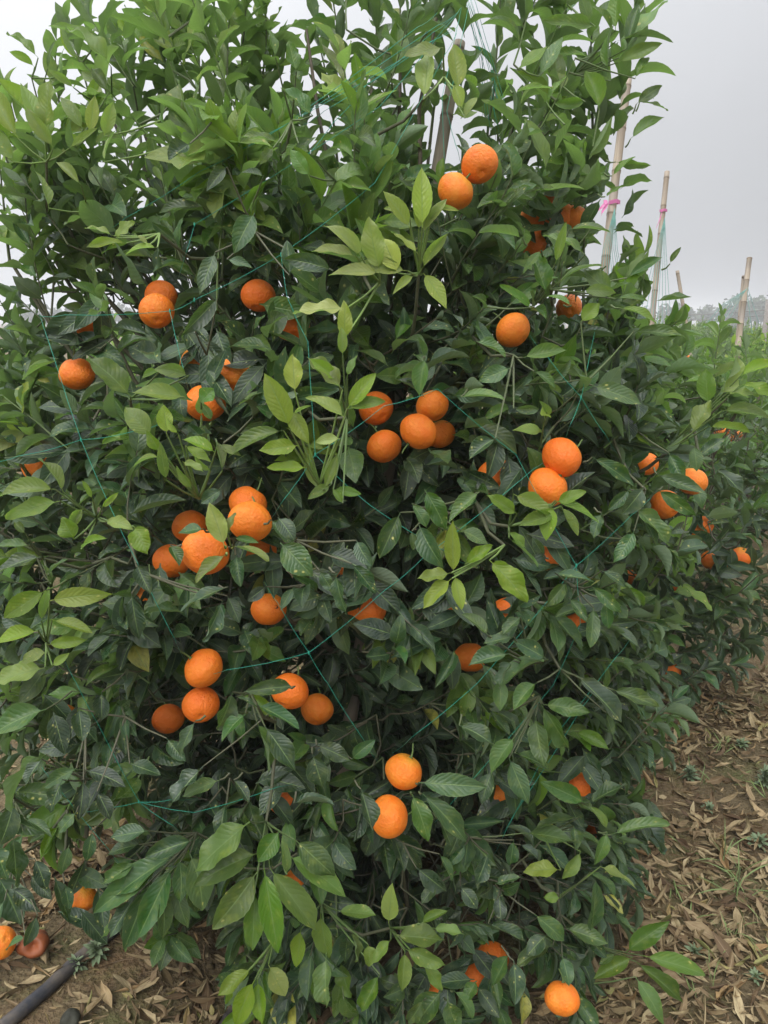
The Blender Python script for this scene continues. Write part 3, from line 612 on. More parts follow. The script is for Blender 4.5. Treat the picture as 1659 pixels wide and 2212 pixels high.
for (qd, lab, age, off, root, lst) in HERO:
    ox, oy = QO[qd]; LV = Leaves(); stems = []
    bx = np.mean([l[0] for l in lst]) * .5 + ox; by = np.mean([l[1] for l in lst]) * .5 + oy
    rx_, ry_ = root[0] * .5 + ox, root[1] * .5 + oy
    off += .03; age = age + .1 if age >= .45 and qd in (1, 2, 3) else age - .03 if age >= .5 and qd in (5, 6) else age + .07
    D0 = dsurf(bx, by) - off
    out = nrm(np.array([0, 0, CAMZ]) - P(bx, by, D0))
    Dr = D0 + 0.10
    rp = P(rx_, ry_, Dr)
    for l in lst:
        x0, y0, x1, y1 = l[0] * .5 + ox, l[1] * .5 + oy, l[2] * .5 + ox, l[3] * .5 + oy
        wr = l[4] if len(l) > 4 else .42
        Da = 0.6 * D0 + 0.4 * (dsurf(x0, y0) - off) + random.uniform(-.02, .02)
        if qd == 2 and lab is None and off < 0: Da = 1.78 + random.uniform(-.05, .08)
        lp = math.hypot(x1 - x0, y1 - y0) / FPX * Da
        dz = random.uniform(-.35, .12) * lp                                 # tips lean a little towards the camera
        b, tp = P(x0, y0, Da), P(x1, y1, Da + dz)
        dd = tp - b; L = np.linalg.norm(dd); dn = dd / L
        nn = nrm(out * random.uniform(.55, 1.0) + UP * random.uniform(.35, .8) + 0.28 * np.array([random.gauss(0, 1) for _ in range(3)]))
        bend = random.gauss(.45, .25)
        nn = nrm(nn - (nn @ dn) * dn)
        # aim so that, after bending, the tip still lands where it should
        aim = nrm(dn + nn * math.tan(bend / 2) * 0.9); Lc = L * (1 + bend * bend / 24)
        W = wr * lp * random.uniform(.95, 1.08)
        W = min(W, .072 if qd == 4 and bx > 1380 and by < 960 else .056)
        LV.add(b, aim, nn, Lc * 1.02, W * 1.06, random.uniform(.15, .6), bend, random.uniform(.04, .14), min(1, max(0, age + random.gauss(0, .08))), random.choice([q for q in (random.random() for _ in range(20)) if (q * 29.3) % 1 < .97]), random.gauss(0, .03))
        CAPS.append((x0, y0, x1, y1, W * .5 / Da * FPX, Da + dz * .5))
        stems.append(b)
    hero_parts.append((lab, LV.arr(), stems, rp, age))
CAPS = np.array(CAPS)

def blocked(A):
    """True for fill leaves that would lie in front of a placed fruit or a placed leaf."""
    b = A[:, 0:3]; d = nrm(A[:, 3:6]); nn = A[:, 6:9]; L = A[:, 9]; W = A[:, 10]; k = A[:, 12]
    bad = np.zeros(len(A), bool)
    nn = nrm(nn - (nn * d).sum(1, keepdims=True) * d)
    for f in (0.15, 0.4, 0.65, 0.95):
        p = b + d * (L * f)[:, None] - nn * (L * f * f * k * .5)[:, None]
        x, y, D = proj(p)
        hw = W * .5 / D * FPX * (0.9 if 0.3 < f < 0.8 else 0.4)
        for (fx, fy, fD, fr, vis) in FR:
            bad |= (np.hypot(x - fx, y - fy) < fr * vis + hw * .8 * vis) & (D < fD + 0.02)
        if f in (0.4, 0.65, 0.95):
            ax, ay, bx_, by_ = CAPS[:, 0], CAPS[:, 1], CAPS[:, 2], CAPS[:, 3]
            vx, vy = bx_ - ax, by_ - ay; ll = vx * vx + vy * vy
            for c0 in range(0, len(A), 2000):
                xs, ys, Ds_, hs_ = x[c0:c0+2000, None], y[c0:c0+2000, None], D[c0:c0+2000, None], hw[c0:c0+2000, None]
                tt = np.clip(((xs - ax) * vx + (ys - ay) * vy) / ll, .08, .92)
                dist = np.hypot(xs - ax - tt * vx, ys - ay - tt * vy)
                bad[c0:c0+2000] |= ((dist < CAPS[:, 4] * .95 + hs_ * .6) & (Ds_ < CAPS[:, 5] + .01)).any(1)
    for (cx_, cy_, cz_, r_, vis) in FC:
        c = np.array([cx_, cy_, cz_])
        for f in (0.1, 0.3, 0.5, 0.7, 0.9):
            p = b + d * (L * f)[:, None] - nn * (L * f * f * k * .5)[:, None]
            v = p - c; ds = np.linalg.norm(v, axis=1)
            bad |= ds < r_ * 1.25
            if vis > .7: bad |= (ds < r_ * 3.2) & (v[:, 2] > .35 * ds) & (v[:, 1] < r_) & (((A[:, 15] * 7.7) % 1) < .75)
    return bad

# ------------------------------------------------------------------ main tree
main_tree = tag(empty('orange_tree', (0.0, 2.05, 0)), "large bushy orange tree filling the view, hung with fruit and green strings", 'tree')
main_tree.location = (0, 0, 0)
FILL = Leaves(); twigs = []          # twigs: (points, radius, age)
def main_fill(n):
    k = 0
    while k < n:
        z = random.choices([random.uniform(.06, .5), random.uniform(.5, 1.0), random.uniform(1.0, 1.5), random.uniform(1.5, 1.95), random.uniform(1.95, 2.45)], [26, 29, 28, 14, 2])[0]
        ph = random.uniform(0, 2 * math.pi)
        if math.sin(ph) > 0.35 and random.random() < .45: continue          # the far side is a little thinner
        rho = random.choices([random.uniform(.78, 1.0), random.uniform(.25, .78)], [66, 34])[0]
        c = np.array([np.interp(z, ZT, CX), np.interp(z, ZT, CY), 0])
        out = nrm(np.array([math.cos(ph) * np.interp(z, ZT, RX), math.sin(ph) * np.interp(z, ZT, RY), 0]))
        tipp = c + np.array([math.cos(ph) * np.interp(z, ZT, RX), math.sin(ph) * np.interp(z, ZT, RY), 0]) * rho + UP * z
        if z > 1.96 and abs(tipp[0] + .26) < .14: continue                      # the notch between the two halves of the crown
        cav = math.sin(9.1 * tipp[0] + 2.0 * math.sin(6.3 * tipp[2])) * math.sin(8.3 * tipp[2] + 1.7 * math.sin(7.7 * tipp[0] + 1)) + .45 * math.sin(15 * tipp[0] + 11 * tipp[2] + 6 * tipp[1])
        if cav < -.12 and rho > .66 and random.random() < .86: continue      # hollows between the clumps of foliage
        if cav > .35: tipp = tipp + out * random.uniform(0, .05)
        upw = np.interp(z, [0, .4, .9, 1.5, 2.0, 2.4], [-.15, .0, .3, .75, 1.3, 1.8])
        dr = np.interp(z, [0, .6, 1.2, 1.8, 2.3], [.55, .5, .38, .18, .08])
        d0 = nrm(out * 0.9 + UP * upw + 0.35 * np.array([random.gauss(0, 1) for _ in range(3)]))
        ln = random.uniform(.10, .24) * (1.25 if z > 1.6 else 1)
        base = tipp - d0 * ln
        if base[2] < .04: continue
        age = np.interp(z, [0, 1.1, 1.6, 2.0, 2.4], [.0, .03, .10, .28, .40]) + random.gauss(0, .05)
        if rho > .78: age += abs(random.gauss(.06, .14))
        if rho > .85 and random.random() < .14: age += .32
        nl = random.randint(6, 10)
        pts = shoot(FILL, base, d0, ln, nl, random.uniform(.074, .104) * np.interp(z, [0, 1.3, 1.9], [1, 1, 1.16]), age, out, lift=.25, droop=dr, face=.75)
        twigs.append((pts, .0022, min(.75, .15 + age)))
        k += 1
main_fill(2350)
# tall leaders that make the outline against the sky: base, tip, depth, leaves, age
LEAD = [(60,460,20,190,1.75,14,.55),(120,440,95,170,1.72,15,.62),(190,440,225,215,1.75,14,.66),(20,360,-30,150,1.9,10,.5),(150,330,60,80,2.0,12,.42),
 (230,360,190,40,2.0,17,.40),(240,250,200,-70,2.05,18,.42),(310,360,250,30,1.9,18,.42),(340,300,330,-80,1.95,22,.46),(400,360,390,-70,2.0,24,.44),(450,340,470,-60,1.95,23,.5),
 (480,420,520,-60,1.9,24,.5),(520,330,560,0,2.0,20,.45),(540,390,596,80,1.95,16,.44),(610,360,640,95,2.05,14,.42),(380,210,360,-90,2.1,16,.4),(430,250,420,-90,2.15,16,.38),
 (510,220,540,-30,1.85,14,.55),(290,230,300,-90,1.9,15,.5),(570,260,530,20,1.9,13,.5),
 (730,360,690,20,2.05,17,.30),(770,330,745,-70,2.0,20,.34),(830,320,805,-70,2.0,21,.32),(880,340,905,-70,1.95,20,.4),(930,300,960,-70,1.9,18,.42),(1000,340,1020,-80,1.85,20,.38),
 (1050,330,1060,-70,2.0,16,.36),(1100,300,1178,-50,1.95,7,.36),(1080,420,1120,120,2.1,14,.34),(1180,480,1220,130,2.0,13,.36),(1240,600,1300,120,1.9,18,.4),(1260,700,1350,220,1.85,20,.42),
 (1200,640,1270,280,1.95,18,.36),(1150,560,1180,230,2.05,16,.34),(1300,420,1390,20,1.8,17,.44),(1280,330,1300,-10,1.85,14,.44),(1320,740,1420,560,1.85,12,.4),(1340,800,1470,700,1.85,12,.42),
 (1300,900,1440,790,1.8,12,.36),(1000,620,985,380,1.75,12,.4),(700,480,660,200,1.85,18,.36),(780,520,790,250,1.8,18,.36),(860,560,870,260,1.85,18,.34),(620,520,600,260,1.85,18,.34),
 (400,560,380,280,1.8,20,.36),(300,560,260,270,1.8,20,.40),(480,600,500,290,1.8,20,.36),(200,640,170,380,1.75,16,.5),(80,640,60,400,1.75,16,.6),(20,560,10,330,1.8,14,.62)]
for (x0, y0, x1, y1, D, nl, age) in LEAD:
    D += random.uniform(-.05, .05)
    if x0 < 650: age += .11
    a, b = P(x0, y0, D + .08), P(x1, y1, D)
    out = nrm(np.array([a[0] + .1, a[1] - 2.3, 0.2]))
    ln = np.linalg.norm(b - a)
    pts = shoot(FILL, a, nrm(b - a), ln, int(nl * 1.15), random.uniform(.096, .125), age, out, lift=.05, droop=.12, face=.55, start=.06)
    twigs.append((pts, np.linspace(.0042, .0014, len(pts)), .45))
    # carry the leader down into the crown
    twigs.append((np.array([a - np.array([(a[0] + .05) * .35, (a[1] - 2.05) * .4, .42]), a - np.array([(a[0] + .05) * .12, (a[1] - 2.05) * .15, .2]), a]), [.006, .005, .0042], .2))
A = FILL.arr()
A = A[A[:, 2] > .03]
COVER = Leaves()
for (fx, fy, fD, fr, vis), spec in zip(FR[:NFR], ORANGES):
    full = spec[4] * FPX / fD * .5
    if fr < .85 * full and fD < 3.2 :
        a0 = random.uniform(0, 6.28)
        for k in range(3 if (fx > 1140 and fy < 560) or fD > 2.5 else 7):
            ring2 = k >= 5; a = a0 + k * 6.28 / 5 + .6 * ring2 + random.gauss(0, .25); W = random.uniform(.036, .046); Dl = fD - random.uniform(.045, .07)
            hw = W * .5 / Dl * FPX; cx_, cy_ = fx + math.cos(a) * (fr + hw * (2.0 if ring2 else .85)), fy + math.sin(a) * (fr + hw * (2.0 if ring2 else .85))
            ta = a + math.pi / 2 + random.gauss(0, .55)
            if math.sin(ta) < 0 and random.random() < .8: ta += math.pi
            L = random.uniform(.085, .105); hl = L * .5 / Dl * FPX
            b, tp = P(cx_ - math.cos(ta) * hl, cy_ - math.sin(ta) * hl, Dl + .015), P(cx_ + math.cos(ta) * hl, cy_ + math.sin(ta) * hl, Dl + random.uniform(-.03, .02))
            o_ = nrm(np.array([0, 0, CAMZ]) - b)
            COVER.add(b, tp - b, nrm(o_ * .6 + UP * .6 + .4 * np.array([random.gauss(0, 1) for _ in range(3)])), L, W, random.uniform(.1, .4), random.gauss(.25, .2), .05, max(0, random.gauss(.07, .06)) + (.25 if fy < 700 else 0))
A = np.concatenate([A[~blocked(A)], COVER.arr()])
print('main fill leaves', len(A))
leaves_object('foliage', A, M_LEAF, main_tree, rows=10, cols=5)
# wood: a short trunk, a dozen rising limbs, every twig carried by the nearest limb
T = Tubes()
trunk_pts = np.array([(0.03, 2.02, -.05), (0.02, 2.03, .12), (-.01, 2.05, .3), (-.03, 2.05, .5)])
T.add(trunk_pts, [.034, .028, .026, .022], 10); T.build('trunk', M_BARK, main_tree)
limbs = []
for k in range(14):
    ph = k * 2.4 + .4; st = trunk_pts[1 + k % 3]; zt = [1.0, 1.5, 1.9, 2.2, .8, 1.3, 2.25][k % 7]
    rr = [.75, .7, .6, .5, .8, .8, .25][k % 7]
    e = np.array([np.interp(zt, ZT, CX) + math.cos(ph) * rr * np.interp(zt, ZT, RX), np.interp(zt, ZT, CY) + math.sin(ph) * rr * np.interp(zt, ZT, RY), zt])
    t = np.linspace(0, 1, 11)[:, None]
    hor = st + (e - st) * np.concatenate([t ** 1.35, t ** 1.35, t ** .9], 1)
    hor[1:-1] += rng.normal(0, .012, (9, 3)); limbs.append(hor)
extra = [[(-.02, 2.04, .9), P(735, 1180, 1.75), P(660, 1152, 1.6), P(560, 1170, 1.45), P(450, 1160, 1.3)], [(-.02, 2.04, .8), P(200, 1230, 1.8), P(30, 1168, 1.6), P(-30, 1130, 1.55)],
         [P(1090, 1130, 1.95), P(1160, 960, 1.8), P(1240, 830, 1.72), P(1310, 690, 1.68), P(1322, 640, 1.68)], [(.1, 2.05, 1.0), P(1250, 1090, 1.9), P(1400, 1010, 1.75), P(1500, 930, 1.66), P(1570, 860, 1.62)],
         [P(985, 640, 1.95), P(982, 520, 1.85), P(1010, 440, 1.75), P(1030, 395, 1.66)], [(.05, 2.0, .55), P(880, 1960, 1.72), P(870, 1880, 1.7), P(920, 1800, 1.65)],
         [P(190, 1700, 1.75), P(187, 1800, 1.72), P(185, 1870, 1.71), P(182, 1905, 1.70)]]
limbs += [np.array([np.asarray(p, float) for p in e]) for e in extra]
nodes = np.concatenate(limbs); owner = np.concatenate([[i] * len(l) for i, l in enumerate(limbs)])
LT = [Tubes() for _ in limbs]
for i, l in enumerate(limbs):
    big = i < 14
    LT[i].add(l, np.linspace(.014 if big else .006, .0035 if big else .0022, len(l)), 7, .05 if big else .2)
def crosses(pts):
    pts = np.asarray(pts, float); q = np.concatenate([pts[:-1] + (pts[1:] - pts[:-1]) * f for f in (0, .25, .5, .75)] + [pts[-1:]])
    x, y, D = proj(q)
    return bool(((np.hypot(x[:, None] - FR[None, :, 0], y[:, None] - FR[None, :, 1]) < FR[None, :, 3] + 2) & (D[:, None] < FR[None, :, 2] + .02)).any())
twigs.sort(key=lambda t: float(((nodes - t[0][0]) ** 2).sum(1).min()))
for pts, r, ag in twigs:                                                  # each twig grows from the nearest wood already there
    k = int(np.argmin(((nodes - pts[0]) ** 2).sum(1) + .02 * np.maximum(0, nodes[:, 2] - pts[0][2]))); i = owner[k]
    m = .5 * (nodes[k] + pts[0]) - UP * .01 + rng.normal(0, .006, 3)
    if crosses(pts[1:]) or crosses([nodes[k], m, pts[0]]): continue
    LT[i].add(pts, r if np.ndim(r) else np.linspace(r, r * .5, len(pts)), 5, ag)
    LT[i].add([nodes[k], m, pts[0]], [.0030, .0026, .0022], 5, .12 + ag * .5)
    nodes = np.concatenate([nodes, pts[1:4]]); owner = np.concatenate([owner, [i] * len(pts[1:4])])
heads = []
TW = np.concatenate([t[0] for t in twigs])
for (lab, arr, stems, rp, age) in hero_parts:
    o = leaves_object('shoot_foliage', arr, M_LEAF, main_tree, rows=19, cols=7, serr=.022)
    if lab: o['label'] = lab
    T = Tubes(); used = False
    for b in stems:
        d = np.linalg.norm(b - rp); q = TW[int(np.argmin(((TW - b) ** 2).sum(1)))]; dq = np.linalg.norm(b - q)
        own = not (d < .085 or d < dq * 1.3); e = q if own else rp
        if crosses([e, b]) and np.linalg.norm(e - b) > .03: e = b + nrm(e - b) * .02; own = True
        if own:
            if np.linalg.norm(e - b) > .004:
                T1 = Tubes(); T1.add([e, .5 * (e + b) - UP * .003, b], [.0021, .0018, .0012], 5, min(1, age + .1)); T1.build('stem', M_BARK, o)
        else: used = True; T.add([e, .5 * (e + b) - UP * .003, b], [.0021, .0018, .0012], 5, min(1, age + .1))
    if used: T.build('stem', M_BARK, o)
    if used: heads.append((rp, age))
for rp, ag in heads:
    k = int(np.argmin(((nodes - rp) ** 2).sum(1))); i = owner[k]
    m = .5 * (nodes[k] + rp) - UP * .02
    if not crosses([nodes[k], m, rp]): LT[i].add([nodes[k], m, rp], [.0036, .0032, .0028], 5, .3)
for i in range(len(limbs)): LT[i].build('branch', M_BARK, main_tree)

# ------------------------------------------------------------------ the other trees
def grow_tree(h, rad, n, seed, nl=(6, 10), L=.095, age0=.15, rows=8, cols=5, top=.5):
    """Returns meshes (trunk, limb list, foliage) of one tree standing at the origin."""
    random.seed(seed); np_r = np.random.default_rng(seed)
    LV = Leaves(); tw = []
    for _ in range(n):
        f = random.random() ** .85; z = .18 + f * (h - .18); ph = random.uniform(0, 6.283)
        r = rad * np.interp(f, [0, .2, .5, .8, 1], [.75, .95, 1, .8, .35]) * (1 + .22 * math.sin(3 * ph + seed) + .12 * math.sin(5 * ph + 4 * f * 3))
        rho = random.uniform(.75, 1) if random.random() < .7 else random.uniform(.3, .75)
        out = np.array([math.cos(ph), math.sin(ph), 0]); p = out * r * rho + UP * z
        up = np.interp(f, [0, .3, .7, 1], [0, .35, 1.0, 2.0])
        d0 = nrm(out * .9 + UP * up + .3 * np_r.normal(0, 1, 3)); ln = random.uniform(.1, .22)
        ag = age0 + top * max(0, f - .45) + max(0, random.gauss(-.02, .1))
        pts = shoot(LV, p - d0 * ln, d0, ln, random.randint(*nl), L * random.uniform(.8, 1.1), ag, out, lift=.25, droop=.45 - .35 * f, face=.5)
        tw.append((pts, min(.7, .15 + ag)))
    for _ in range(max(4, n // 40)):                                     # leaders standing out of the crown
        ph = random.uniform(0, 6.283); r = random.uniform(.1, .75) * rad
        b = np.array([math.cos(ph) * r, math.sin(ph) * r, h * random.uniform(.78, .95)])
        pts = shoot(LV, b, nrm(UP + .25 * np_r.normal(0, 1, 3)), random.uniform(.2, .42), random.randint(8, 13), L * .9, age0 + top * .75, nrm(b * np.array([1, 1, 0])), lift=.1, droop=.1, start=.1)
        tw.append((pts, .5))
    A = LV.arr(); A = A[A[:, 2] > .02]
    lim = []
    for k in range(7):
        ph = k * 2.4; e = np.array([math.cos(ph) * rad * .6, math.sin(ph) * rad * .6, h * (.5 + .07 * k)]); t = np.linspace(0, 1, 7)[:, None]
        lim.append(np.array([0, 0, .25]) + (e - np.array([0, 0, .25])) * np.concatenate([t ** .8, t ** .8, t ** 1.2], 1) + np.vstack([np.zeros(3), np_r.normal(0, .012, (6, 3))]))
    nodes = np.concatenate(lim); own = np.concatenate([[i] * 7 for i in range(7)])
    TB = [Tubes() for _ in lim]
    for i, l in enumerate(lim): TB[i].add(l, np.linspace(.014, .005, 7), 6, .05)
    tw.sort(key=lambda t: float(((nodes - t[0][0]) ** 2).sum(1).min()))
    for pts, ag in tw:
        k = int(np.argmin(((nodes - pts[0]) ** 2).sum(1)))
        TB[own[k]].add(pts, np.linspace(.0024, .0012, len(pts)), 4, ag); TB[own[k]].add([nodes[k], .5 * (nodes[k] + pts[0]) - UP * .015, pts[0]], [.0034, .003, .0024], 4, ag * .5)
        nodes = np.concatenate([nodes, pts[1:4]]); own = np.concatenate([own, [own[k]] * 3])
    return A, TB, rows, cols
def plant(name, loc, spec, label, group=None):
    A, TB, rows, cols = spec
    o = tag(empty(name, loc), label, 'tree', group)
    x, y, D = proj(A[:, 0:3] + nrm(A[:, 3:6]) * (A[:, 9] * .5)[:, None] + np.asarray(loc, float))
    far = FR[:NFR][FR[:NFR, 2] > 2.0]
    A = A[~((np.hypot(x[:, None] - far[None, :, 0], y[:, None] - far[None, :, 1]) < far[None, :, 3] + 9) & (D[:, None] < far[None, :, 2] + .02)).any(1)]
    leaves_object('foliage', A, M_LEAF, o, rows=rows, cols=cols)
    T = Tubes(); T.add([(0, 0, -.05), (.01, 0, .12), (0, 0, .3)], [.03, .025, .02], 8); T.build('trunk', M_BARK, o)
    for t in TB: t.build('branch', M_BARK, o)
    return o
def copy_tree(src, loc, rz, s, label, group, parts=True):
    o = src.copy(); col.objects.link(o); o.location = loc; o.rotation_euler = (0, 0, rz); o.scale = (s, s, s)
    o['label'] = label; o['group'] = group
    for ch in src.children:
        if parts or not ch.name.startswith('branch'):
            c = ch.copy(); col.objects.link(c); c.parent = o
    return o
ROW = np.array([.62, 1.0]); O0 = np.array([.16, 2.05])
def rowpos(t, k=0.0): return O0 + ROW * t + k * np.array([-.85, .527])
RG = 'orange trees further along the same row'
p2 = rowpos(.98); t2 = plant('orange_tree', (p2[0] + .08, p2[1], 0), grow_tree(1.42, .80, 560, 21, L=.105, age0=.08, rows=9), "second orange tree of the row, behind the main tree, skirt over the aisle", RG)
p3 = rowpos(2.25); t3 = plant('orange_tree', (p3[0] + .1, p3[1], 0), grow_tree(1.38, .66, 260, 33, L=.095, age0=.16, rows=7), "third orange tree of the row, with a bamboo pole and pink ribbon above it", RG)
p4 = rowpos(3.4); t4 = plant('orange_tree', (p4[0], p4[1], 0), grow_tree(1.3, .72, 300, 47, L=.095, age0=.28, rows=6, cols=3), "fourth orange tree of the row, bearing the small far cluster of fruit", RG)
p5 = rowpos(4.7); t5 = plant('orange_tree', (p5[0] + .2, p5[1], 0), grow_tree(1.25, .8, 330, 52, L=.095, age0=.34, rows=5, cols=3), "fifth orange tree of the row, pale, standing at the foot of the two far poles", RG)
FG = 'pale orange trees in the hazy field beyond'
cnt = 0
for k in range(0, 14):
    for t in np.arange(-3, 26, 1.25):
        if k == 0 and t < 6: continue
        p = rowpos(t + (k % 3) * .3 + random.uniform(-.15, .15), 2.35 * k)
        az = p[0] / max(p[1], .1)
        if p[1] < 2.9 or p[1] > 34: continue
        if not ((.30 < az < .58) or (-.60 < az <= .30 and p[1] < 7.5)): continue
        near = az <= .30
        lab = ("orange tree of the next rows, glimpsed through gaps behind the main tree" if near else "pale green orange tree in the hazy field right of the main tree")
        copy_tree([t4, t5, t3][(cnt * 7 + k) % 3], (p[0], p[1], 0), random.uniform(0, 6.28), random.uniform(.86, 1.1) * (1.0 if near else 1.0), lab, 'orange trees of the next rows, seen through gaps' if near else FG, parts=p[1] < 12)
        cnt += 1
print('field trees', cnt)

# ------------------------------------------------------------------ bamboo poles, nets of string, ribbons
def pole(low, D0, top, D1, r0, r1, label, seed, ext=0.0, group='bamboo poles staking the trees'):
    a, b = P(*low, D0), P(*top, D1); d = b - a
    foot = a + d * (-a[2] / d[2]); foot[2] = 0; b = b + nrm(d) * ext
    L = np.linalg.norm(b - foot); ax = (b - foot) / L; rs = np.random.default_rng(seed)
    zs, rad, nd = [], [], []
    z = -.08; step = rs.uniform(.16, .2)
    while z < L - .04:
        f = z / L; r = r0 + (r1 - r0) * f
        for dz, k, n in ((0, 1, 0), (.5 * step - .007, .985, 0), (.5 * step - .003, 1.09, .6), (.5 * step, 1.0, 1), (.5 * step + .003, 1.10, .7), (.5 * step + .008, 1.0, 0)):
            zs.append(z + dz); rad.append(r * k); nd.append(n)
        z += step
    zs.append(L); rad.append(r1); nd.append(0); zs.append(L - .001); rad.append(r1 * .7); nd.append(.6); zs.append(L - .05); rad.append(r1 * .66); nd.append(1)
    n = len(zs); an = np.arange(14) * 2 * math.pi / 14
    zs, rad = np.array(zs), np.array(rad); bow = .012 * np.sin(np.clip(zs / L, 0, 1) * math.pi)
    V = np.stack([rad[:, None] * np.cos(an) + bow[:, None], rad[:, None] * np.sin(an), np.repeat(zs[:, None], 14, 1)], -1).reshape(-1, 3)
    i = np.arange(n - 1)[:, None] * 14; j = np.arange(14)[None]; j2 = (j + 1) % 14
    F = np.stack([i + j, i + j2, i + 14 + j2, i + 14 + j], -1).reshape(-1, 4)
    o = link('bamboo_pole', mesh('bamboo_pole', V, F, None, {'age': np.repeat(nd, 14)}), M_BAMBOO)
    o.location = foot; o.rotation_euler = Vector(ax).to_track_quat('Z', 'Y').to_euler()
    tag(o, label, 'pole', group); return foot, b
pole((847, 1017), 1.98, (992, 92), 2.02, .0185, .016, "thick bamboo pole standing inside the main orange tree", 1)
pole((1300, 690), 2.95, (1356, 170), 3.0, .0185, .016, "tall leaning bamboo pole with a pink ribbon bow, right of the main tree", 2)
pole((1412, 700), 4.3, (1441, 371), 4.35, .017, .0145, "bamboo pole with a dark knot and pink ribbon, standing clear against the sky", 3)
pole((1595, 770), 6.7, (1619, 558), 6.75, .026, .022, "distant bamboo pole, thicker one of a tied pair at the far right", 4)
pole((1594, 740), 6.75, (1605, 605), 6.85, .015, .013, "thin shorter bamboo pole tied beside the thicker distant one", 5)
pole((1478, 670), 6.3, (1463, 585), 6.3, .017, .014, "short distant bamboo pole leaning left over the third tree", 6)

def net(name, label, group, lines, mat, r, depth, knots=()):
    o = tag(empty(name), label, 'string net', group)
    for ln in lines:
        T = Tubes(); pts = []
        ps = [np.array(P(x, y, depth(x, y))) for x, y in ln]
        others = [p for l2 in lines if l2 is not ln for p in l2]
        if r < .001:
            for end in (0, -1):                                             # loose ends run on into the crown
                nb = 1 if end == 0 else -2
                if min(math.hypot(ln[end][0] - p[0], ln[end][1] - p[1]) for p in others) > 3:
                    dv = np.array(ln[end], float) - np.array(ln[nb], float); dv *= 55 / (np.linalg.norm(dv) + 1e-6)
                    e = np.array(P(ln[end][0] + dv[0], ln[end][1] + dv[1], depth(*ln[end]) + .22))
                    ps = [e] + ps if end == 0 else ps + [e]
        for a, b in zip(ps[:-1], ps[1:]):
            for f in np.linspace(0, 1, 9)[:-1]: pts.append(a + (b - a) * f - UP * .003 * math.sin(f * math.pi) + rng.normal(0, .00015, 3))
        pts.append(ps[-1]); T.add(pts, r, 4); T.build('string', mat, o)
    for (x, y) in knots:
        c = P(x, y, depth(x, y)); T = Tubes(); T.add([c - .004 * UP, c - .0015 * UP, c + .0015 * UP, c + .004 * UP], [.0006, .0017, .0017, .0006], 6); T.build('knot', mat, o)
    return o
def dnet(x, y):
    return min(dsurf(min(max(x + dx, 0), 1500), y + dy) for dx in (-25, 0, 25) for dy in (-25, 25)) - (.02 if y > 600 else -.02)
MAINNET = [[(945,55),(600,280),(520,322)],[(935,70),(790,185),(720,265),(655,345)],[(960,60),(820,230),(420,485),(400,550)],[(940,85),(560,300),(432,370),(272,470)],[(960,120),(810,395),(607,550),(420,648)],
 [(900,60),(640,250)],[(930,90),(700,240)],[(607,550),(620,640),(665,738),(681,982)],[(681,982),(607,1087)],[(681,982),(800,1092),(960,1190)],[(681,982),(830,877),(945,840)],[(140,680),(367,672)],
 [(420,648),(367,672),(382,738),(397,800)],[(105,737),(175,950),(245,1110)],[(175,950),(295,930),(345,915)],[(175,950),(40,985),(-30,1000)],[(245,1110),(295,1212),(377,1380)],[(600,1302),(667,1410),(707,1475),(785,1597)],
 [(667,1410),(830,1276),(917,1202),(1154,1012)],[(667,1410),(490,1447)],[(890,1592),(1032,1475),(1245,1222),(1365,1112)],[(1245,1222),(1254,1347),(1195,1480),(975,1735)],[(1260,1525),(1110,1760)],[(1330,1420),(1190,1600),(1090,1800)],
 [(945,840),(1115,982),(1245,1222)],[(1180,767),(1255,857),(1310,942)],[(1275,762),(1255,860),(1230,922)],[(165,1475),(215,1570),(300,1732),(372,1782)],[(225,1745),(300,1732),(372,1727)],[(125,1700),(235,1835)],
 [(1000,70),(965,240),(990,330)],[(985,70),(955,210),(960,350)],[(300,1732),(420,1755),(600,1700)]]
net('string_net', "bright green twine net tied over the main orange tree, knotted where lines cross", 'twine nets over the trees', MAINNET, M_STRING, .0005, dnet,
    [(175,950),(667,1410),(681,982),(607,550),(420,648),(420,485),(1245,1222),(300,1732),(367,672),(1255,859)])
fan = []
for k in range(9): j_ = [random.gauss(0, 7) for _ in range(4)]; fan.append([(1004 + 3 * k, 15 + j_[0]), (1030 + 6 * k + j_[1], 120 + 5 * k), (1040 + 8 * k + j_[2], 220 + 17 * ((k * 3) % 5) + j_[3])])
net('string_net', "fan of green twine hanging from the top of the main tree's pole", 'twine nets over the trees', fan, M_STRING, .0006, lambda x, y: 1.93)
f2 = [[(1328,450),(1302 + 4 * k, 540),(1288 + 9.5 * k, 640 + (k % 3) * 25)] for k in range(9)]
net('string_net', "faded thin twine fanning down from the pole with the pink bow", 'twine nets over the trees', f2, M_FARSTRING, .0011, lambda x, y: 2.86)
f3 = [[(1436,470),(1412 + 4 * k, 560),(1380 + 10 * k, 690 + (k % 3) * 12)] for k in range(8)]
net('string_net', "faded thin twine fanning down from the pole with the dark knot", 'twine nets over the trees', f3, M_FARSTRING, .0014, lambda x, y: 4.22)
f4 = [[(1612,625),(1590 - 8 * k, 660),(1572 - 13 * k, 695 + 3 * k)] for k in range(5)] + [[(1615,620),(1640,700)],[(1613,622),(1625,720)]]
net('string_net', "hazy blue-green twine spread from the far pair of poles", 'twine nets over the trees', f4, M_FARSTRING, .0022, lambda x, y: 6.6)
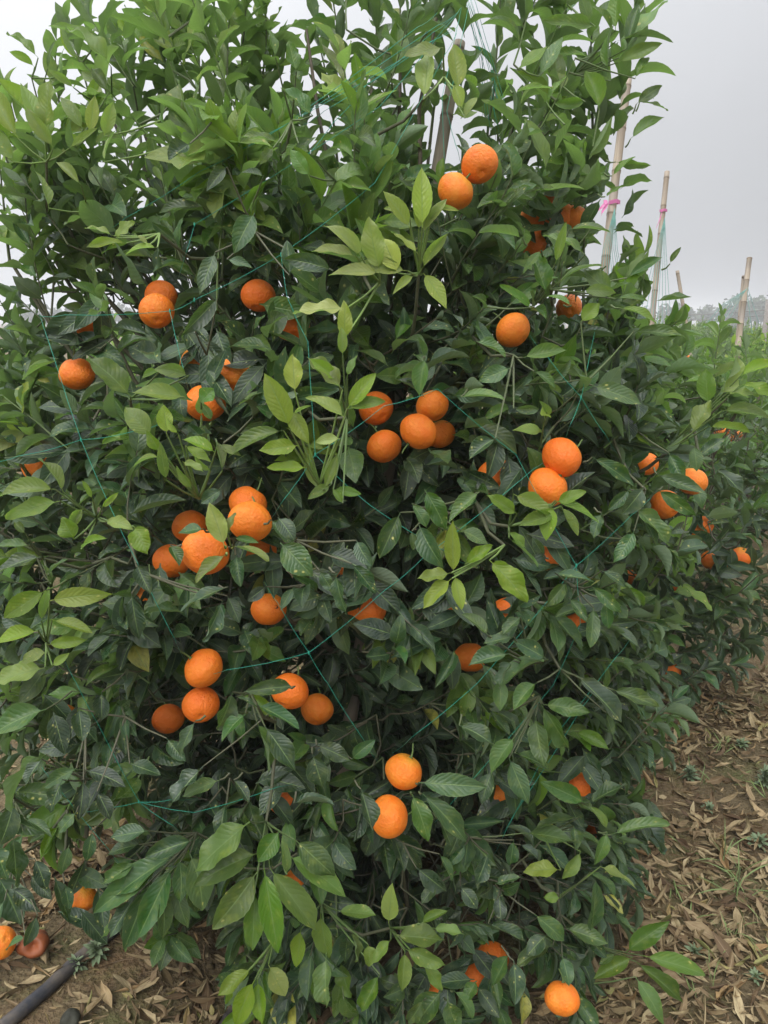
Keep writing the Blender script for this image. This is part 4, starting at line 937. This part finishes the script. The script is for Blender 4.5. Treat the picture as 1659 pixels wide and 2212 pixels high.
def ribbon(c, D, tails, label, s):
    o = tag(empty('ribbon'), label, 'ribbon', 'pink ribbons tied on the poles')
    an = np.linspace(0, 2 * math.pi, 15); cc = P(*c, D)
    V = []; 
    for a in an:
        for h in (-.007, 0, .007): V.append(cc + np.array([math.cos(a) * s, math.sin(a) * s, h + .002 * math.sin(3 * a)]))
    F = [(3 * k + q, 3 * k + 3 + q, 3 * k + 4 + q, 3 * k + 1 + q) for k in range(14) for q in (0, 1)]
    w = link('band', mesh('band', V, F), M_RIBBON, o)
    for tl in tails:
        ps = np.array([P(x, y, D - s - .004 + .006 * math.sin(i * 2.1)) for i, (x, y) in enumerate(tl)])
        t = np.linspace(0, len(ps) - 1, 13); pts = np.stack([np.interp(t, range(len(ps)), ps[:, q]) for q in range(3)], 1)
        V = []
        for i, p in enumerate(pts):
            tw = .5 * math.sin(i * .6); wd = .007 + .004 * math.sin(i * .5) if i else .003
            V += [p + wd * np.array([math.sin(tw) * .3, math.cos(tw) * .4, .8]), p + np.array([0, .0012, 0]), p - wd * np.array([math.sin(tw) * .3, math.cos(tw) * .4, .8])]
        F = [(3 * k + q, 3 * k + 3 + q, 3 * k + 4 + q, 3 * k + 1 + q) for k in range(12) for q in (0, 1)]
        link('tail', mesh('tail', V, F), M_RIBBON, o)
ribbon((1327, 437), 2.97, [[(1312,436),(1300,447),(1284,462)],[(1313,437),(1304,436),(1310,450)],[(1314,440),(1300,458),(1299,466)]], "pink ribbon bow tied round the tall leaning bamboo pole", .0225)
ribbon((1433, 455), 4.33, [[(1430,458),(1426,472),(1418,492)]], "short pink ribbon hanging from the knotted bamboo pole", .021)

# ------------------------------------------------------------------ on the ground: hose, rotten fruit, litter, weeds
T = Tubes()
hp = [ground_at(-60, 2240, .014), ground_at(20, 2190, .014), ground_at(100, 2125, .015), ground_at(165, 2065, .014), ground_at(235, 2010, .014), ground_at(330, 1945, .014), ground_at(450, 1850, .014), ground_at(600, 1740, .014)]
hp = np.array(hp); t = np.linspace(0, 7, 50); hpp = np.stack([np.interp(t, range(8), hp[:, q]) for q in range(3)], 1); hpp[:, 2] = gz(hpp[:, 0], hpp[:, 1]) + .013
T.add(hpp, .0165, 14, 0, True)
tag(T.build('irrigation_hose', M_HOSE), "black plastic irrigation hose lying on the litter at the bottom left", 'hose')
T = Tubes(); hp = np.array([ground_at(430, 2330), ground_at(495, 2195), ground_at(560, 2130), ground_at(700, 2010)])
t = np.linspace(0, 3, 30); hpp = np.stack([np.interp(t, range(4), hp[:, q]) for q in range(3)], 1); hpp[:, 2] = gz(hpp[:, 0], hpp[:, 1]) + .009
T.add(hpp, .012, 12, 0, True); tag(T.build('irrigation_hose', M_HOSE), "thin dark hose end under the small bottom rosette", 'hose')

def rotten(loc, r, mat, label, hollow):
    th = np.linspace(0, math.pi, 21); la = np.arange(30) * 2 * math.pi / 30; Tt, Lg = np.meshgrid(th, la, indexing='ij')
    s = 1 + .07 * np.sin(3 * Lg + 2 * Tt) * np.sin(Tt) + .04 * np.sin(7 * Lg) * np.sin(Tt) ** 2
    x, y, z = s * np.sin(Tt) * np.cos(Lg), s * np.sin(Tt) * np.sin(Lg), .72 * s * np.cos(Tt)
    dd = np.sqrt((x - .25) ** 2 + (y + .75) ** 2 + (z - .35) ** 2)
    k = 1 - hollow * np.exp(-(dd / .42) ** 4)
    V = np.stack([x * k, y * k, z * k], -1).reshape(-1, 3) * r
    i = np.arange(20)[:, None] * 30; j = np.arange(30)[None]; j2 = (j + 1) % 30
    F = np.stack([i + j, i + 30 + j, i + 30 + j2, i + j2], -1).reshape(-1, 4)
    o = link('rotten_orange', mesh('rotten_orange', V, F), mat); o.location = loc; tag(o, label, 'rotten fruit'); return o
g = ground_at(76, 2058); rotten((g[0], g[1], .028), .038, M_ROT, "collapsed brown-orange rotten fruit on the litter behind the hose", .6)
g = ground_at(143, 2238); rotten((g[0], g[1] + .03, .017), .022, M_ROTDARK, "blackened shrivelled fruit lying beside the hose", .2)

def litter(n, region, seed, dens):
    r = np.random.default_rng(seed); rows_ = []
    while len(rows_) < n:
        x, y = r.uniform(region[0], region[1]), r.uniform(region[2], region[3])
        sx, sy, D = proj(np.array([x, y, 0.0]))
        if D < .5 or sx < -150 or sx > 1850 or sy > 2420: continue
        k = .5 + .5 * math.sin(3.1 * x + 1.3 * math.sin(2.7 * y)) * math.sin(3.9 * y + 1.1 * math.sin(3.2 * x) + .6); k = k ** 3 * 2.0
        if r.random() > dens(x, y) * (.10 + .90 * k): continue
        an = r.uniform(0, 6.28); el = r.normal(.02, .15)
        d = np.array([math.cos(an) * math.cos(el), math.sin(an) * math.cos(el), math.sin(el)])
        nn = nrm(UP * (1 if r.random() < .6 else -1) + r.normal(0, .35, 3)); L = r.choice([r.uniform(.018, .045), r.uniform(.05, .09)], p=[.55, .45])
        fold = r.choice([r.uniform(.2, .7), r.uniform(.9, 1.9)], p=[.35, .65]); up = nn[2] > 0
        rows_.append((x, y, gz(x, y) + (.002 if up else .010) + abs(r.normal(0, .007)), *d, *nn, L, L * r.uniform(.2, .42), fold, r.normal(.5 if not up else -.3, .5), r.uniform(.05, .2), 0.0, r.random(), r.normal(0, .12)))
    return np.array(rows_)
def aisle(x, y):
    d = (x - .16) - .62 * (y - 2.05)
    return 1.0 if d > .3 else .8
LA = np.concatenate([litter(7600, (-1.6, 2.2, .9, 3.2), 3, aisle), litter(5400, (-2.0, 4.0, 3.0, 7.0), 4, aisle)])
LAo = leaves_object('leaf_litter', LA, M_DRY, None, rows=7, cols=5, roll=.35); tag(LAo, kind='stuff')
# clods and crumbs of soil
r = np.random.default_rng(12); VV, FF, m_ = [], [], 0
ico = np.array([(0, 0, 1), (.89, 0, .45), (.28, .85, .45), (-.72, .53, .45), (-.72, -.53, .45), (.28, -.85, .45), (.72, .53, -.45), (-.28, .85, -.45), (-.89, 0, -.45), (-.28, -.85, -.45), (.72, -.53, -.45), (0, 0, -1)])
icf = np.array([(0,1,2),(0,2,3),(0,3,4),(0,4,5),(0,5,1),(1,6,2),(2,7,3),(3,8,4),(4,9,5),(5,10,1),(2,6,7),(3,7,8),(4,8,9),(5,9,10),(1,10,6),(6,11,7),(7,11,8),(8,11,9),(9,11,10),(10,11,6)])
while m_ < 4200 * 12:
    x, y = r.uniform(-1.3, 2.8), r.uniform(1.0, 5.0); sx, sy, D = proj(np.array([x, y, 0]))
    if D < .6 or not -100 < sx < 1760: continue
    if math.sin(4.3 * x + 2 * math.sin(3 * y)) * math.sin(5.1 * y + x) < -.1 and r.random() < .75: continue
    sz = .0025 + .011 * r.random() ** 4
    VV.append(ico * sz * r.uniform(.6, 1.3, (12, 1)) * np.array([1, 1, .7]) + np.array([x, y, gz(x, y) + sz * .25])); FF.append(icf + m_); m_ += 12
tag(link('soil_crumbs', mesh('soil_crumbs', np.concatenate(VV), np.concatenate(FF)), M_SOIL), kind='stuff')
# straw and fine sticks
r = np.random.default_rng(8); T = Tubes()
for _ in range(1500):
    x, y = r.uniform(-1.4, 3.0), r.uniform(1.0, 5.5); sx, sy, D = proj(np.array([x, y, 0]))
    if D < .6 or not -100 < sx < 1760: continue
    if (x - .16) - .62 * (y - 2.05) < -.2 and r.random() < .6: continue
    an = r.uniform(0, 3.14); L = r.uniform(.03, .13); d = np.array([math.cos(an), math.sin(an), r.normal(0, .06)]); b = np.array([x, y, gz(x, y) + .008])
    T.add([b, b + d * L * .5 + r.normal(0, .006, 3) + UP * .003, b + d * L], r.uniform(.0006, .0014), 3)
tag(T.build('straw_litter', M_STRAW), kind='stuff')
# short grass growing in the aisle
r = np.random.default_rng(9); rows_ = []
for _ in range(520):
    x, y = r.uniform(.35, 3.2), r.uniform(1.2, 6.5); d0 = (x - .16) - .62 * (y - 2.05)
    if d0 < .25 or math.sin(3.1 * x + 1.2) * math.sin(2.3 * y) < .1: continue
    for _ in range(r.integers(5, 13)):
        an = r.uniform(0, 6.28); d = nrm(np.array([math.cos(an) * .6, math.sin(an) * .6, r.uniform(.4, 1.1)])); bx_, by_ = x + r.normal(0, .02), y + r.normal(0, .02)
        rows_.append((bx_, by_, gz(bx_, by_), *d, *nrm(UP + r.normal(0, .4, 3)), r.uniform(.03, .10), r.uniform(.002, .0045), .3, r.uniform(.2, 1.2), 0, .5, r.random(), 0))
tag(leaves_object('grass', np.array(rows_), M_GRASS, None, rows=5, cols=3), kind='stuff')
def weed(sx, sy, size, n, label, tall=0.0, wr=.36, mat=None):
    g = ground_at(sx, sy); LV = Leaves(); T = Tubes()
    o = tag(empty('weed', (g[0], g[1], gz(g[0], g[1]))), label, 'weed', 'weeds in the aisle')
    for k in range(n):
        an = k * 2.4; f = k / n; d = np.array([math.cos(an) * (1 - .55 * f), math.sin(an) * (1 - .55 * f), .25 + .9 * f])
        b = np.array([0, 0, .004 + tall * f])
        L = size * random.uniform(.6, 1.1) * (1 - .35 * f)
        LV.add(b, d, nrm(UP - .4 * d), L, L * wr, .3, random.uniform(.4, 1.0), .05, .5)
    T.add([(0, 0, -.02), (0, 0, .01 + tall)], [.003, .0015], 5, .5); T.build('stem', M_BARK, o)
    leaves_object('foliage', LV.arr(), mat or M_WEED, o, rows=6, cols=3)
weed(1488, 1692, .045, 34, "grey-green rosette weed on bare soil, right of the main tree's skirt", .03)
weed(1650, 1700, .05, 38, "large greyish weed at the right edge of the aisle", .05)
weed(1470, 1600, .05, 18, "small green weed beneath the drooping second tree", .04)
weed(1590, 1945, .16, 16, "tall thin grass tuft among dry leaves at the lower right", .10, .035, M_GRASS)
weed(1560, 1880, .14, 14, "lighter spindly grass tuft just above the tall thin one", .08, .03, M_GRASS)
weed(210, 2060, .045, 36, "low dark green weed growing over the hose", .03)
weed(165, 2085, .035, 26, "tiny dark weed between hose and rotten fruit", .02)
weed(1600, 1480, .05, 18, "weed patch at the far end of the aisle by the second tree", .04)
for (x_, y_, s_, l_) in ((1530, 1760, .03, "tiny green weed between curled leaves below the grey-green rosette"), (1440, 1660, .03, "tiny weed hard against the main tree's skirt at the right"), (1600, 1620, .04, "green weed right of the drooping leaves in the middle of the aisle"),
                          (1560, 1540, .045, "broad green weed under the second tree's outer twigs"), (1500, 2060, .035, "small weed beside the lowest right rosette"), (1630, 2120, .03, "little weed in the leaf drift at the bottom right corner")):
    weed(x_, y_, s_, 20, l_, .015)
weed(1640, 1830, .05, 22, "bluish weed low at the right edge above the leaf drift", .02)

# ------------------------------------------------------------------ far off: post and wires, wooded skyline
po = P(1656, 690, 15.0); T = Tubes(); T.add([(po[0], po[1], -.1), (po[0], po[1], .8), (po[0], po[1], P(1656, 648, 15.0)[2])], .055, 8, 0, True)
tag(T.build('fence_post', M_CONC), "grey wire post cut by the right edge on the horizon", 'post')
for k, (ya, yb, yc) in enumerate(((665, 678, 682), (676, 689, 694))):
    T = Tubes(); a, b = P(1790, ya - 8, 15.0), P(1380, yc, 30.0); pts = [a + (b - a) * f - UP * .25 * 4 * f * (1 - f) * .3 for f in np.linspace(0, 1, 14)]
    T.add(pts, .007, 4); tag(T.build('wire', M_CONC), ["upper thin wire sagging along the horizon from the far post", "lower thin wire sagging along the horizon from the far post"][k], 'wire', 'wires on the horizon')
def wood(name, az0, az1, dist, h0, h1, n, seed, size):
    r = np.random.default_rng(seed); V, F = [], []
    m = 0
    ctrs = [(r.uniform(az0, az1), r.uniform(dist * .92, dist * 1.08), r.uniform(h0, h1)) for _ in range(n)]
    for az, y, h in ctrs:
        x = az * y
        V.append([(x - .12, y, 0), (x + .12, y, 0), (x + .06, y, h * .8), (x - .06, y, h * .8)]); F.append([m, m + 1, m + 2, m + 3]); m += 4
        for _ in range(46):
            u = nrm(r.normal(0, 1, 3)); f = r.random() ** .4
            c = np.array([x, y, h * .62]) + u * f * np.array([h * .26, h * .26, h * .38])
            a = nrm(r.normal(0, 1, 3)) * size * r.uniform(.5, 1.2); b = nrm(r.normal(0, 1, 3)) * size * r.uniform(.5, 1.2)
            V.append([c - a - b, c + a - b * .6, c + a * .7 + b, c - a * .8 + b]); F.append([m, m + 1, m + 2, m + 3]); m += 4
    o = link(name, mesh(name, np.concatenate([np.array(v) for v in V]), F, smooth=False), M_FARWOOD); tag(o, kind='stuff')
wood('distant_wood', -.62, .62, 150, 3.2, 4.6, 260, 5, .42)
wood('distant_grove', .435, .505, 130, 4.4, 6.0, 40, 6, .34)

# ------------------------------------------------------------------ mist over the field
hz = bpy.data.materials.new('mist'); hz.use_nodes = True; t = hz.node_tree; t.nodes.clear()
ho = t.nodes.new('ShaderNodeOutputMaterial'); hv = t.nodes.new('ShaderNodeVolumePrincipled')
hv.inputs['Color'].default_value = (.93, .955, 1, 1); hv.inputs['Density'].default_value = .0032; hv.inputs['Anisotropy'].default_value = .1
t.links.new(hv.outputs[0], ho.inputs['Volume'])
hx, hb, ht = 390, -1.2, 8.0
V = [(x, y, z) for z in (hb, ht) for x, y in ((-hx, -hx), (hx, -hx), (hx, hx), (-hx, hx))]
me = bpy.data.meshes.new('haze'); me.from_pydata(V, [], [(3, 2, 1, 0), (4, 5, 6, 7), (0, 1, 5, 4), (1, 2, 6, 5), (2, 3, 7, 6), (3, 0, 4, 7)])
me.update(); tag(link('haze', me, hz), kind='stuff')
sc.cycles.volume_bounces = 1
